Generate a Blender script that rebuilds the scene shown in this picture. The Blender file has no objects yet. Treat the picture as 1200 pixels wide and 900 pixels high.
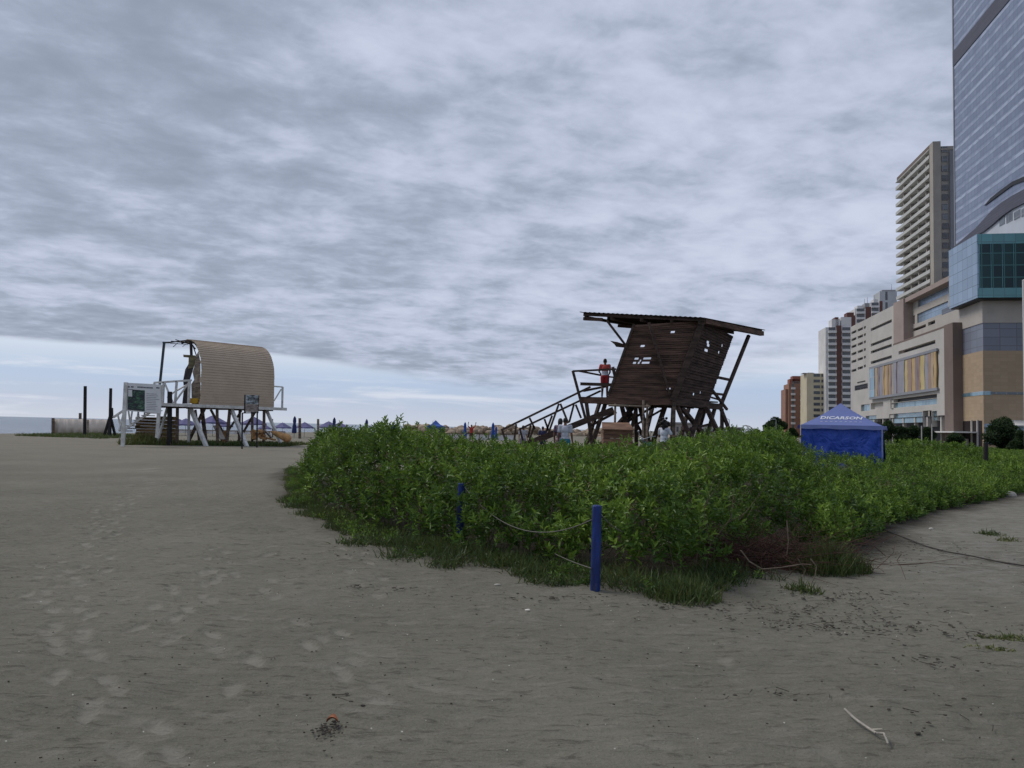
import bpy, math, random
import numpy as np
from mathutils import Vector, Matrix, noise
random.seed(7); rng = np.random.default_rng(7)
PI = math.pi
S = bpy.context.scene
COL = S.collection
# ------------------------------------------------------------------ camera
PITCH, ROLL, CAMZ, FPX = math.radians(3.27), math.radians(1.3), 1.6, 900.0
RM = Matrix.Rotation(PI/2+PITCH, 3, 'X') @ Matrix.Rotation(ROLL, 3, 'Z')
def ray(px, py): return RM @ Vector(((px-600)/FPX, -(py-450)/FPX, -1.0))
def W(px, py, Y):
    r = ray(px, py); k = Y/r.y
    return Vector((k*r.x, Y, CAMZ+k*r.z))
def G(px, py, z=0.0):
    r = ray(px, py); k = (z-CAMZ)/r.z
    return Vector((k*r.x, k*r.y, z))
cd = bpy.data.cameras.new('camera'); cam = bpy.data.objects.new('camera', cd); COL.objects.link(cam)
cd.sensor_width = 36; cd.lens = 27; cd.clip_start = .1; cd.clip_end = 30000
cam.matrix_world = Matrix.Translation((0, 0, CAMZ)) @ RM.to_4x4()
S.camera = cam
S.render.resolution_x, S.render.resolution_y = 1024, 768
S.view_settings.view_transform = 'Standard'; S.view_settings.look = 'None'
S.view_settings.exposure = .45; S.view_settings.gamma = 1
# street frame: d runs away along the avenue, e to its right
TH = math.radians(10)
E_ = Vector((math.cos(TH), -math.sin(TH), 0)); D_ = Vector((math.sin(TH), math.cos(TH), 0))
def F(s, t, z): return D_*s + E_*t + Vector((0, 0, z))
def FS(px, py, T):
    r = ray(px, py); k = T/r.dot(E_); return k*r.dot(D_), CAMZ+k*r.z
def FT(px, py, s):
    r = ray(px, py); k = s/r.dot(D_); return k*r.dot(E_), CAMZ+k*r.z
def frs(pl, ptl, pbl, pr, ptr, pbr, T):          # a facade rectangle seen in the photo -> s0,s1,z0,z1
    a, b, c, d = FS(pl, ptl, T), FS(pl, pbl, T), FS(pr, ptr, T), FS(pr, pbr, T)
    return c[0], a[0], (b[1]+d[1])/2, (a[1]+c[1])/2
# ------------------------------------------------------------------ nodes
class NT:
    def __init__(s, tree): s.t = tree; s.n = tree.nodes; s.l = tree.links
    def put(s, sock, v):
        if v is None: return
        if hasattr(v, 'is_linked') or isinstance(v, bpy.types.NodeSocket): s.l.new(v, sock)
        else:
            if hasattr(sock.default_value, '__len__') and not hasattr(v, '__len__'): v = (v,)*len(sock.default_value)
            if hasattr(v, '__len__') and len(sock.default_value) == 4 and len(v) == 3: v = (*v, 1)
            sock.default_value = v
    def m(s, op, a, b=None, c=None, clamp=False):
        n = s.n.new('ShaderNodeMath'); n.operation = op; n.use_clamp = clamp
        for i, v in enumerate((a, b, c)): s.put(n.inputs[i], v)
        return n.outputs[0]
    def vm(s, op, a, b=None):
        n = s.n.new('ShaderNodeVectorMath'); n.operation = op
        s.put(n.inputs[0], a); s.put(n.inputs[1], b)
        return n.outputs['Value'] if op in ('DOT_PRODUCT', 'LENGTH') else n.outputs[0]
    def mix(s, f, a, b, blend='MIX'):
        n = s.n.new('ShaderNodeMix'); n.data_type = 'RGBA'; n.blend_type = blend
        s.put(n.inputs[0], f); s.put(n.inputs[6], a); s.put(n.inputs[7], b); return n.outputs[2]
    def noise(s, vec, scale, detail=4, rough=.55, dist=0, out=0):
        n = s.n.new('ShaderNodeTexNoise'); s.put(n.inputs['Vector'], vec)
        n.inputs['Scale'].default_value = scale; n.inputs['Detail'].default_value = detail
        n.inputs['Roughness'].default_value = rough; n.inputs['Distortion'].default_value = dist
        return n.outputs[out]
    def ss(s, v, a, b):                            # smoothstep a..b
        n = s.n.new('ShaderNodeMapRange'); n.interpolation_type = 'SMOOTHSTEP'
        s.put(n.inputs[0], v); s.put(n.inputs[1], a); s.put(n.inputs[2], b); return n.outputs[0]
    def comb(s, x, y, z=0.0):
        n = s.n.new('ShaderNodeCombineXYZ')
        for i, v in enumerate((x, y, z)): s.put(n.inputs[i], v)
        return n.outputs[0]
    def sep(s, v):
        n = s.n.new('ShaderNodeSeparateXYZ'); s.put(n.inputs[0], v); return n.outputs
    def ramp(s, f, stops):
        n = s.n.new('ShaderNodeValToRGB'); s.put(n.inputs[0], f); e = n.color_ramp.elements
        while len(e) < len(stops): e.new(.5)
        for el, (p, c) in zip(e, stops): el.position = p; el.color = (*c, 1)
        return n.outputs[0]
    def coord(s, k='Object'): return s.n.new('ShaderNodeTexCoord').outputs[k]
def newmat(name):
    m = bpy.data.materials.new(name); m.use_nodes = True; nt = NT(m.node_tree)
    b = m.node_tree.nodes['Principled BSDF']; return m, nt, b
def mat(name, col, rough=.7, var=.25, scale=3.0, bump=0.0, bscale=30.0, metal=0.0, aniso=(1, 1, 1), spec=.4, dirt=None, dirtamt=.5):
    m, nt, b = newmat(name)
    v = nt.vm('MULTIPLY', nt.coord(), aniso)
    f = nt.noise(v, scale, 5, .6)
    f = nt.ss(f, .3, .7)
    lo = tuple(c*(1-var) for c in col); hi = tuple(min(1, c*(1+var)) for c in col)
    c = nt.mix(f, lo, hi)
    if dirt is not None:
        g = nt.ss(nt.noise(v, scale*2.7, 6, .65, .4), .55, .7)
        c = nt.mix(nt.m('MULTIPLY', g, dirtamt), c, dirt)
    nt.put(b.inputs['Base Color'], c)
    b.inputs['Roughness'].default_value = rough; b.inputs['Metallic'].default_value = metal
    b.inputs['Specular IOR Level'].default_value = spec
    if bump:
        bn = nt.n.new('ShaderNodeBump'); bn.inputs['Strength'].default_value = bump; bn.inputs['Distance'].default_value = .02
        nt.put(bn.inputs['Height'], nt.noise(v, bscale, 5, .6)); nt.put(b.inputs['Normal'], bn.outputs[0])
    return m
# ------------------------------------------------------------------ mesh builder
ORG = {}
class MB:
    def __init__(s): s.v = []; s.f = []; s.sm = []
    def add(s, vs, fs, smooth=False):
        o = len(s.v); s.v += [Vector(v) for v in vs]; s.f += [tuple(o+i for i in f) for f in fs]; s.sm += [smooth]*len(fs)
        return s
    def box8(s, p):                                # p: bottom 4 ccw, top 4 ccw
        return s.add(p, [(3, 2, 1, 0), (4, 5, 6, 7), (0, 1, 5, 4), (1, 2, 6, 5), (2, 3, 7, 6), (3, 0, 4, 7)])
    def box(s, x0, x1, y0, y1, z0, z1):
        return s.box8([(x0, y0, z0), (x1, y0, z0), (x1, y1, z0), (x0, y1, z0), (x0, y0, z1), (x1, y0, z1), (x1, y1, z1), (x0, y1, z1)])
    def fbox(s, s0, s1, t0, t1, z0, z1):           # a box in the street frame
        return s.box8([F(s0, t0, z0), F(s0, t1, z0), F(s1, t1, z0), F(s1, t0, z0), F(s0, t0, z1), F(s0, t1, z1), F(s1, t1, z1), F(s1, t0, z1)])
    def bar(s, a, b, w=.1, h=None, up=None, ext=0):
        a = Vector(a); b = Vector(b); h = h or w; d = (b-a).normalized(); a = a-d*ext; b = b+d*ext
        up = Vector(up) if up else (Vector((0, 0, 1)) if abs(d.z) < .95 else Vector((0, 1, 0)))
        x = d.cross(up).normalized(); y = x.cross(d).normalized(); x *= w/2; y *= h/2
        return s.box8([a-x-y, a+x-y, a+x+y, a-x+y, b-x-y, b+x-y, b+x+y, b-x+y][0:4] + [b-x-y, b+x-y, b+x+y, b-x+y])
    def cyl(s, a, b, r0, r1=None, n=10, caps=True, smooth=True):
        a = Vector(a); b = Vector(b); r1 = r0 if r1 is None else r1; d = (b-a).normalized()
        up = Vector((0, 0, 1)) if abs(d.z) < .95 else Vector((0, 1, 0))
        x = d.cross(up).normalized(); y = x.cross(d).normalized(); vs = []
        for c, r in ((a, r0), (b, r1)):
            for i in range(n):
                t = 2*PI*i/n; vs.append(c+x*math.cos(t)*r+y*math.sin(t)*r)
        s.add(vs, [(i, (i+1) % n, n+(i+1) % n, n+i) for i in range(n)], smooth)
        if caps:
            s.add(vs[:n][::-1], [tuple(range(n))]); s.add(vs[n:], [tuple(range(n))])
        return s
    def tube(s, pts, r, n=6, r2=None):
        for i in range(len(pts)-1):
            k0 = i/(len(pts)-1); k1 = (i+1)/(len(pts)-1); q = r if r2 is None else r2
            s.cyl(pts[i], pts[i+1], r+(q-r)*k0, r+(q-r)*k1, n, caps=(i == 0 or i == len(pts)-2))
        return s
    def sph(s, c, r, nu=12, nv=8, rot=None):
        c = Vector(c); r = Vector(r) if hasattr(r, '__len__') else Vector((r, r, r)); vs = []; fs = []
        for j in range(nv+1):
            ph = PI*j/nv
            for i in range(nu):
                t = 2*PI*i/nu; p = Vector((r.x*math.sin(ph)*math.cos(t), r.y*math.sin(ph)*math.sin(t), r.z*math.cos(ph)))
                if rot: p = rot @ p
                vs.append(c+p)
        for j in range(nv):
            for i in range(nu):
                k = (i+1) % nu; fs.append((j*nu+i, (j+1)*nu+i, (j+1)*nu+k, j*nu+k))
        return s.add(vs, fs, True)
    def slab(s, poly, vec):                        # polygon (any plane) extruded by a vector
        vec = Vector(vec); n = len(poly); p = [Vector(q) for q in poly]
        return s.add(p+[q+vec for q in p], [tuple(range(n))[::-1], tuple(range(n, 2*n))] + [(i, (i+1) % n, n+(i+1) % n, n+i) for i in range(n)])
    def build(s, name, m, parent=None):
        o3 = ORG.get(parent.name, Vector()) if parent else Vector()
        me = bpy.data.meshes.new(name); me.from_pydata([tuple(v-o3) for v in s.v], [], s.f)
        me.polygons.foreach_set('use_smooth', s.sm); me.update(); me.validate()
        o = bpy.data.objects.new(name, me); COL.objects.link(o); me.materials.append(m)
        if parent: o.parent = parent; ORG[o.name] = o3
        else: ORG[o.name] = Vector()
        return o
def fixn(o):
    import bmesh
    bm = bmesh.new(); bm.from_mesh(o.data); bmesh.ops.recalc_face_normals(bm, faces=bm.faces); bm.to_mesh(o.data); bm.free(); return o
def tag(o, label=None, cat=None, group=None, kind=None):
    if label: o['label'] = label
    if cat: o['category'] = cat
    if group: o['group'] = group
    if kind: o['kind'] = kind
    return o
def thing(name, loc, label, cat, group=None, rz=0):
    o = bpy.data.objects.new(name, None); COL.objects.link(o); o.location = loc; o.rotation_euler.z = rz
    o.empty_display_size = .2
    ORG[o.name] = Vector(loc) if rz == 0 else Vector()
    return tag(o, label, cat, group)
def copy_tree(o, parent=None):
    c = o.copy(); COL.objects.link(c)
    if parent: c.parent = parent
    for ch in list(o.children): copy_tree(ch, c)
    return c
def dup(o, loc, label, rz=None, sc=None):
    c = copy_tree(o); c.location = loc; c['label'] = label
    if rz is not None: c.rotation_euler.z = rz
    if sc: c.scale = sc
    return c
def part(name, m, parent, fn):
    b = MB(); fn(b); return b.build(name, m, parent)
# numpy mesh
def npmesh(name, V, Fq, m, attrs=None, parent=None, smooth=False):
    me = bpy.data.meshes.new(name); n = len(V); k = Fq.shape[1]; q = len(Fq)
    me.vertices.add(n); me.vertices.foreach_set('co', np.ascontiguousarray(V, np.float32).ravel())
    me.loops.add(q*k); me.loops.foreach_set('vertex_index', np.ascontiguousarray(Fq, np.int32).ravel())
    me.polygons.add(q); me.polygons.foreach_set('loop_start', np.arange(0, q*k, k, dtype=np.int32))
    me.polygons.foreach_set('loop_total', np.full(q, k, np.int32))
    if smooth: me.polygons.foreach_set('use_smooth', np.ones(q, bool))
    me.update(calc_edges=True)
    for an, arr in (attrs or {}).items():
        a = me.attributes.new(an, 'FLOAT', 'POINT'); a.data.foreach_set('value', np.ascontiguousarray(arr, np.float32))
    me.materials.append(m); o = bpy.data.objects.new(name, me); COL.objects.link(o)
    if parent: o.parent = parent; ORG[o.name] = ORG.get(parent.name, Vector())
    return o
def vnoise(x, y, f, seed=0):
    r_ = np.random.default_rng(seed).uniform(-1, 1, (257, 257)); r_[256] = r_[0]; r_[:, 256] = r_[:, 0]
    X_ = (x*f) % 256; Y_ = (y*f) % 256; i = X_.astype(int) % 256; j = Y_.astype(int) % 256; u = X_-np.floor(X_); v = Y_-np.floor(Y_); u = u*u*(3-2*u); v = v*v*(3-2*v)
    return (r_[j, i]*(1-u)+r_[j, i+1]*u)*(1-v)+(r_[j+1, i]*(1-u)+r_[j+1, i+1]*u)*v
def nrm(a): return a/np.maximum(np.linalg.norm(a, axis=1, keepdims=True), 1e-9)
def leaf_arrays(P, A, N, L, Wd, fold=.25, droop=.15):
    A = nrm(A); X = nrm(np.cross(A, N)); Nn = np.cross(X, A); L = L[:, None]; Wd = Wd[:, None]
    b = P; t = P+A*L-Nn*L*droop
    def pt(a, w, up): return P+A*L*a+X*Wd*w+Nn*Wd*up
    v = np.stack([b, pt(.35, -.5, fold), pt(.72, -.38, fold*.6), t, pt(.72, .38, fold*.6), pt(.35, .5, fold)], 1)
    n = len(P); base = np.arange(n)[:, None]*6
    f = np.concatenate([base+np.array([[0, 3, 2, 1]]), base+np.array([[0, 5, 4, 3]])], 0)
    return v.reshape(-1, 3), f
def sprigs(P, A, nl, stem, L, Wd, spread=.9, tint=None):
    """whorled leaves on short stems: P (n,3) stem bases, A (n,3) stem axes"""
    n = len(P); A = nrm(A); R = nrm(np.cross(A, nrm(rng.normal(size=(n, 3))))); Q = np.cross(A, R)
    pos = []; ax = []; nn = []; LL = []; WW = []; TT = []
    for k in range(nl):
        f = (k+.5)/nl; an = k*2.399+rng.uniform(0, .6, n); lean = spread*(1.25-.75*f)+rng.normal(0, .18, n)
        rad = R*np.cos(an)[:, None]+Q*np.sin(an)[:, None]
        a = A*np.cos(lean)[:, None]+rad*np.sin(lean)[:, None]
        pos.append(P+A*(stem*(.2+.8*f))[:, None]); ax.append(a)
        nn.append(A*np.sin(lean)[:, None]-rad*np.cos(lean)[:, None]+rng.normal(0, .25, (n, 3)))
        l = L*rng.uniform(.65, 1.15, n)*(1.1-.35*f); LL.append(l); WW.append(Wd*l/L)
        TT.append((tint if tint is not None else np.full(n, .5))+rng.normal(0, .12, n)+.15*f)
    P2, A2, N2 = map(np.concatenate, (pos, ax, nn)); L2, W2, T2 = map(np.concatenate, (LL, WW, TT))
    V, Fq = leaf_arrays(P2, A2, N2, L2, W2)
    return V, Fq, np.repeat(T2, 6)
def blade_arrays(P, A, N, L, Wd, droop=.35):
    A = nrm(A); X = nrm(np.cross(A, N)); Nn = np.cross(X, A); L = L[:, None]; Wd = Wd[:, None]; vs = []
    for a, w_ in ((0, .5), (.4, .45), (.75, .28), (1, .03)):
        c = P+A*L*a-Nn*L*droop*a*a
        vs += [c-X*Wd*w_, c+X*Wd*w_]
    v = np.stack(vs, 1); n = len(P); base = np.arange(n)[:, None]*8
    f = np.concatenate([base+np.array([[i, i+1, i+3, i+2]]) for i in (0, 2, 4)], 0)
    return v.reshape(-1, 3), f
def leafmat(name, dark, mid, light, trans=.3, rough=.45):
    m, nt, b = newmat(name)
    at = nt.n.new('ShaderNodeAttribute'); at.attribute_name = 'tint'
    c = nt.ramp(at.outputs['Fac'], [(0, dark), (.5, mid), (1, light)])
    nt.put(b.inputs['Base Color'], c); b.inputs['Roughness'].default_value = rough; b.inputs['Specular IOR Level'].default_value = .25
    tr = nt.n.new('ShaderNodeBsdfTranslucent'); nt.put(tr.inputs[0], nt.mix(.5, c, light))
    mx = nt.n.new('ShaderNodeMixShader'); mx.inputs[0].default_value = trans
    nt.l.new(b.outputs[0], mx.inputs[1]); nt.l.new(tr.outputs[0], mx.inputs[2])
    nt.l.new(mx.outputs[0], nt.n['Material Output'].inputs[0]); return m
# ------------------------------------------------------------------ sky and sun
w = bpy.data.worlds.new('World'); S.world = w; w.use_nodes = True; nt = NT(w.node_tree)
SUN_EL, SUN_AZ = math.radians(50), math.radians(-62)
gen = nt.vm('NORMALIZE', nt.coord('Generated')); X, Y, Z = nt.sep(gen)
zp = nt.m('MAXIMUM', Z, 0.0); zz = nt.m('ADD', zp, .12)
u = nt.m('DIVIDE', X, zz); v = nt.m('DIVIDE', Y, zz)
ur = nt.m('ADD', nt.m('MULTIPLY', u, .94), nt.m('MULTIPLY', v, .34)); vr = nt.m('SUBTRACT', nt.m('MULTIPLY', v, .94), nt.m('MULTIPLY', u, .34))
pc = nt.comb(nt.m('MULTIPLY', ur, .92), vr, 3.1)
big = nt.noise(pc, 1.2, 3, .5, .2); med = nt.noise(pc, 3.6, 8, .58, .25); fine = nt.noise(nt.comb(nt.m('MULTIPLY', ur, .8), vr, 9.), 11., 5, .55, .4)
cl = nt.m('ADD', nt.m('ADD', nt.m('MULTIPLY', big, .40), nt.m('MULTIPLY', med, .64)), nt.m('MULTIPLY', fine, .24))
az = nt.m('ARCTAN2', X, Y)
# brighter patch of thin cloud over the middle and right, heavier cloud left and overhead
br = nt.m('MULTIPLY', nt.ss(az, -.55, .25), nt.m('SUBTRACT', 1.0, nt.ss(Z, .25, .62)))
cl = nt.m('ADD', cl, nt.m('MULTIPLY', br, .10))
cloud = nt.ramp(nt.ss(cl, .44, .93), [(0, (.21, .245, .315)), (.3, (.27, .31, .395)), (.55, (.345, .385, .485)), (.78, (.40, .44, .55)), (1, (.455, .495, .60))])
# clear strip over the sea with thin streaks
low = nt.ramp(nt.m('MULTIPLY', zp, 6.0), [(0, (.48, .52, .60)), (.16, (.39, .455, .58)), (.32, (.36, .45, .60)), (.52, (.50, .56, .66)), (1, (.54, .59, .67))])
st = nt.noise(nt.comb(nt.m('MULTIPLY', az, 4.5), nt.m('MULTIPLY', zp, 46.0), 1.0), 1.0, 6, .6, .3)
low = nt.mix(nt.m('MULTIPLY', nt.ss(st, .5, .72), .75), low, (.59, .62, .70))
ze = nt.m('ADD', nt.m('ADD', .086, nt.m('MULTIPLY', nt.ss(az, -.35, .05), -.035)), nt.m('MULTIPLY', nt.ss(az, .1, .5), .07))
wd = nt.m('ADD', .004, nt.m('MULTIPLY', nt.ss(az, -.3, .4), .05))
zn = nt.m('ADD', Z, nt.m('MULTIPLY', nt.m('SUBTRACT', nt.noise(nt.comb(nt.m('MULTIPLY', az, 3.0), nt.m('MULTIPLY', zp, 9.0), 5.), 1.6, 5), .5), nt.m('MULTIPLY', wd, 1.6)))
mask = nt.ss(zn, nt.m('SUBTRACT', ze, wd), nt.m('ADD', ze, wd))
col = nt.mix(mask, low, cloud)
sky = nt.n.new('ShaderNodeTexSky'); sky.sky_type = 'NISHITA'; sky.sun_disc = False
sky.sun_elevation = SUN_EL; sky.sun_rotation = SUN_AZ; sky.dust_density = 2.0
b1 = nt.n['Background']; nt.l.new(sky.outputs[0], b1.inputs[0]); b1.inputs[1].default_value = .05
b2 = nt.n.new('ShaderNodeBackground'); nt.l.new(nt.vm('MULTIPLY', col, (10, 10, 10)), b2.inputs[0]); b2.inputs[1].default_value = .1
mx = nt.n.new('ShaderNodeMixShader'); nt.put(mx.inputs[0], nt.m('ADD', .86, nt.m('MULTIPLY', mask, .1)))
nt.l.new(b1.outputs[0], mx.inputs[1]); nt.l.new(b2.outputs[0], mx.inputs[2]); nt.l.new(mx.outputs[0], nt.n['World Output'].inputs[0])
ld = bpy.data.lights.new('sun', 'SUN'); ld.energy = 1.35; ld.angle = math.radians(25); ld.color = (1, .94, .86)
lo = bpy.data.objects.new('sun', ld); COL.objects.link(lo)
sd = Vector((math.sin(SUN_AZ)*math.cos(SUN_EL), math.cos(SUN_AZ)*math.cos(SUN_EL), math.sin(SUN_EL)))
lo.rotation_euler = sd.to_track_quat('Z', 'Y').to_euler()
# ------------------------------------------------------------------ ground and sea
BEDGE = [(343, 550), (350, 570), (362, 588), (392, 604), (430, 620), (500, 637), (545, 651), (585, 655), (640, 660), (690, 667), (760, 686), (800, 690), (840, 670), (880, 648), (940, 645), (985, 650), (1015, 638), (1040, 617), (1090, 600), (1150, 589), (1200, 578), (1300, 566)]
bp = [G(*p) for p in BEDGE]
BPOLY = np.array([(p.x, p.y) for p in bp] + [(45, 27), (75, 40), (75, 112), (42, 112), (30, 60), (19, 43), (11.5, 27.5), (3, 27), (-4.2, 25), (-5.6, 20)])
def inside(P, poly):
    x, y = P[:, 0], P[:, 1]; c = np.zeros(len(P), bool); n = len(poly)
    for i in range(n):
        x0, y0 = poly[i]; x1, y1 = poly[(i+1) % n]
        k = ((y0 > y) != (y1 > y)); c ^= k & (x < (x1-x0)*(y-y0)/((y1-y0) if y1 != y0 else 1e-9)+x0)
    return c
def edged(P, poly, closed=True):
    d = np.full(len(P), 1e9); n = len(poly)
    for i in range(n if closed else n-1):
        a = poly[i]; b = poly[(i+1) % n]; ab = b-a; t = np.clip(((P-a)@ab)/(ab@ab), 0, 1)
        d = np.minimum(d, np.linalg.norm(P-a-t[:, None]*ab, axis=1))
    return d
def sm(x, a, b): t = np.clip((x-a)/(b-a), 0, 1); return t*t*(3-2*t)
_k = [(rng.normal(size=2), rng.uniform(0, 6.28)) for _ in range(14)]
def wav(x, y, f, k0=0):                             # cheap smooth noise -1..1
    r = 0
    for i in range(4):
        (kx, ky), ph = _k[(k0+i*3) % 14]; g = f*(1+.7*i); r = r+np.sin(x*kx*g+y*ky*g+ph+1.7*np.sin(y*ky*g*.6+x*g*.4+ph*2))/(1+.5*i)
    return r/2.4
def H0(x, y):
    u = (x+50)*-math.cos(TH)+(y-75)*math.sin(TH)
    h = -2.6*sm(u, -4, 26)
    r = np.hypot(x-6, (y-31)); h = h+.28*(1-sm(r, 5, 13))
    h = h+.025*wav(x, y, .7)+.05*wav(x, y, .13, 5)*sm(y, 12, 40)
    return h
def h0(x, y): return float(H0(np.array([float(x)]), np.array([float(y)]))[0])
steps = []
for (a, b) in [((88, 655), (62, 700)), ((62, 703), (150, 868)), ((70, 660), (80, 760)), ((80, 740), (175, 895)), ((130, 620), (95, 690)), ((150, 868), (190, 897)), ((118, 600), (112, 640)), ((262, 640), (250, 690)), ((245, 668), (165, 760)), ((300, 668), (325, 705)), ((350, 716), (440, 790)), ((372, 745), (452, 822)), ((215, 690), (270, 745)), ((205, 560), (110, 600)), ((180, 548), (120, 630)), ((330, 640), (255, 660)), ((270, 745), (285, 812)), ((470, 815), (500, 820)), ((410, 640), (440, 700)), ((1015, 700), (1150, 720))]:
    A, B = G(*a), G(*b); L = (B-A).length; n = max(2, int(L/.36)); dr = (B-A).normalized(); sd_ = Vector((-dr.y, dr.x, 0))
    for i in range(n):
        p = A.lerp(B, (i+.5)/n)+sd_*(.11 if i % 2 else -.11)+Vector((random.gauss(0, .05), random.gauss(0, .05), 0))
        steps.append((p.x, p.y, math.atan2(dr.y, dr.x)+random.gauss(0, .2), random.uniform(.5, 1.0)))
for i in range(40):
    y = random.uniform(3.2, 16); x = random.uniform(-.62*y, -.05*y if y > 9 else .5*y); steps.append((x, y, random.uniform(0, 6.28), random.uniform(.12, .45)))
N1, N2 = 760, 900
def grow(a0, step, lim, k=1.045):
    o_ = [a0]; s_ = step
    while o_[-1] < lim: s_ *= k; o_.append(o_[-1]+s_)
    return o_[1:]
hx = list(np.arange(0, 7.6, .028)); hx += grow(hx[-1], .028, 4200, 1.07); xs = np.array([-q for q in hx[:0:-1]]+hx); N1 = len(xs)
ys = list(np.arange(2.4, 12, .024)); ys += grow(ys[-1], .024, 9000, 1.035)
ys = np.concatenate([[-3000, -300, -40, -8, -2, 0, 1.2], ys]); N2 = len(ys); print('grid', N1, N2)
# move the dense columns a little to the left where the footprints are
XX, YY = np.meshgrid(xs-.3, ys); x = XX.ravel(); y = YY.ravel()
z = H0(x, y); near = 1-sm(y, 15, 30)
fb = .010*vnoise(x, y*1.2, 1.7, 1)+.007*vnoise(x, y*1.5, 4.1, 2)+.0055*vnoise(x+3, y*1.7, 9.3, 3)+.0045*vnoise(x+7, y*1.5+2, 19, 4)+.002*vnoise(x, y, 41, 5)
rid = 1-np.abs(vnoise(x*.8, y*1.9, 6.3, 8)+.5*vnoise(x*.8, y*1.9, 13.1, 9)); fb += .006*(rid > .93)*vnoise(x, y, 2.3, 10)
z += near*(fb+.010*wav(x, y, 2.6, 2))
trod = np.zeros(len(x))
for (px_, py_, an, amt) in steps:
    k = np.where((abs(x-px_) < .4) & (abs(y-py_) < .4))[0]
    if not len(k): continue
    dx = x[k]-px_; dy = y[k]-py_; u = dx*math.cos(an)+dy*math.sin(an); v = -dx*math.sin(an)+dy*math.cos(an)
    r = np.sqrt((u/.15)**2+(v/(.058-.012*np.sign(u)*np.abs(u)/.1))**2)+.22*vnoise(x[k], y[k], 19, 12)+.15*vnoise(x[k], y[k], 41, 13)
    t = 1-sm(r, .86, 1.06); rim = np.exp(-((r-1.35)/.25)**2)
    z[k] += amt*(-.016*t+.007*rim); trod[k] = np.maximum(trod[k], t*amt)
nx = N1; idx = np.arange(nx*N2).reshape(N2, nx)
Fq = np.stack([idx[:-1, :-1].ravel(), idx[:-1, 1:].ravel(), idx[1:, 1:].ravel(), idx[1:, :-1].ravel()], 1)
pts2 = np.stack([x, y], 1)
soil_shade = np.zeros(len(x)); k = np.where((abs(x) < 90) & (y > 2) & (y < 125))[0]
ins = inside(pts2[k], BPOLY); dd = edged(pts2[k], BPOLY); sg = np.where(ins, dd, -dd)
soil_shade[k] = sm(sg+.25*wav(x[k], y[k], 3), -.9, .1)
mg, nt, b = newmat('damp_sand')
co = nt.coord(); at = nt.n.new('ShaderNodeAttribute'); at.attribute_name = 'trod'; a2 = nt.n.new('ShaderNodeAttribute'); a2.attribute_name = 'soil_shade'
n1 = nt.noise(co, .35, 4); n2 = nt.noise(nt.vm('MULTIPLY', co, (1, 2.2, 1)), 3.0, 6, .65, .3); n3 = nt.noise(co, 260, 2, .7); n4 = nt.noise(nt.vm('MULTIPLY', co, (.5, 1.8, 1)), 9, 5, .7, .6)
c = nt.ramp(n1, [(.3, (.150, .143, .112)), (.7, (.210, .200, .158))])
c = nt.mix(nt.m('MULTIPLY', nt.ss(n2, .5, .7), .5), c, (.25, .235, .195))
c = nt.mix(nt.m('MULTIPLY', nt.ss(n4, .54, .66), .55), c, (.055, .049, .040))
n6 = nt.noise(co, 95, 3, .8); c = nt.mix(nt.m('MULTIPLY', nt.ss(n6, .56, .7), .55), c, (.06, .055, .046)); c = nt.mix(nt.m('MULTIPLY', nt.ss(n6, .42, .30), .4), c, (.36, .34, .30))
n5 = nt.noise(co, 38, 4, .75); c = nt.mix(nt.m('MULTIPLY', nt.ss(n5, .55, .72), .5), c, (.07, .064, .054)); c = nt.mix(nt.m('MULTIPLY', nt.ss(n5, .42, .28), .4), c, (.27, .26, .235))
sx, sy, sz = nt.sep(co)
rt = nt.m('MULTIPLY', nt.ss(nt.m('SUBTRACT', sx, nt.m('MULTIPLY', sy, .4)), .3, 1.8), nt.ss(sy, 6.5, 9.5)); c = nt.mix(nt.m('MULTIPLY', rt, nt.m('MULTIPLY', nt.ss(n2, .35, .62), .55)), c, (.27, .26, .235))
far = nt.ss(sy, 14., 45.); c = nt.mix(nt.m('MULTIPLY', far, .45), c, (.235, .21, .17))
c = nt.mix(nt.m('MULTIPLY', at.outputs['Fac'], .6), c, (.30, .285, .24))
c = nt.mix(nt.m('MULTIPLY', a2.outputs['Fac'], .85), c, nt.mix(n2, (.018, .014, .010), (.06, .048, .034)))  # dark earth under the shrubs, deepened to put their shade into the colour
c = nt.mix(nt.ss(n3, .62, .8), c, nt.mix(.5, c, (.42, .41, .38)))
c = nt.mix(nt.m('MULTIPLY', nt.ss(n3, .4, .25), .6), c, (.05, .047, .04))
nt.put(b.inputs['Base Color'], c); b.inputs['Roughness'].default_value = .95; b.inputs['Specular IOR Level'].default_value = .12
bn = nt.n.new('ShaderNodeBump'); bn.inputs['Strength'].default_value = .9; bn.inputs['Distance'].default_value = .05
nt.put(bn.inputs['Height'], nt.m('ADD', nt.m('MULTIPLY', n2, .6), nt.m('ADD', nt.m('MULTIPLY', n4, .7), nt.m('ADD', nt.m('MULTIPLY', n5, .25), nt.m('MULTIPLY', n3, .12))))); nt.put(b.inputs['Normal'], bn.outputs[0])
ground = npmesh('ground', np.stack([x, y, z], 1), Fq, mg, {'trod': trod, 'soil_shade': soil_shade}, smooth=True); tag(ground, kind='structure')
mw, nt, b = newmat('sea_water'); co = nt.coord()
nt.put(b.inputs['Base Color'], nt.mix(nt.noise(nt.vm('MULTIPLY', co, (.004, .02, 1)), 1, 3), (.07, .10, .13), (.11, .145, .18)))
b.inputs['Roughness'].default_value = .22; b.inputs['Specular IOR Level'].default_value = .5
bn = nt.n.new('ShaderNodeBump'); bn.inputs['Strength'].default_value = 1; bn.inputs['Distance'].default_value = .5
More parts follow.
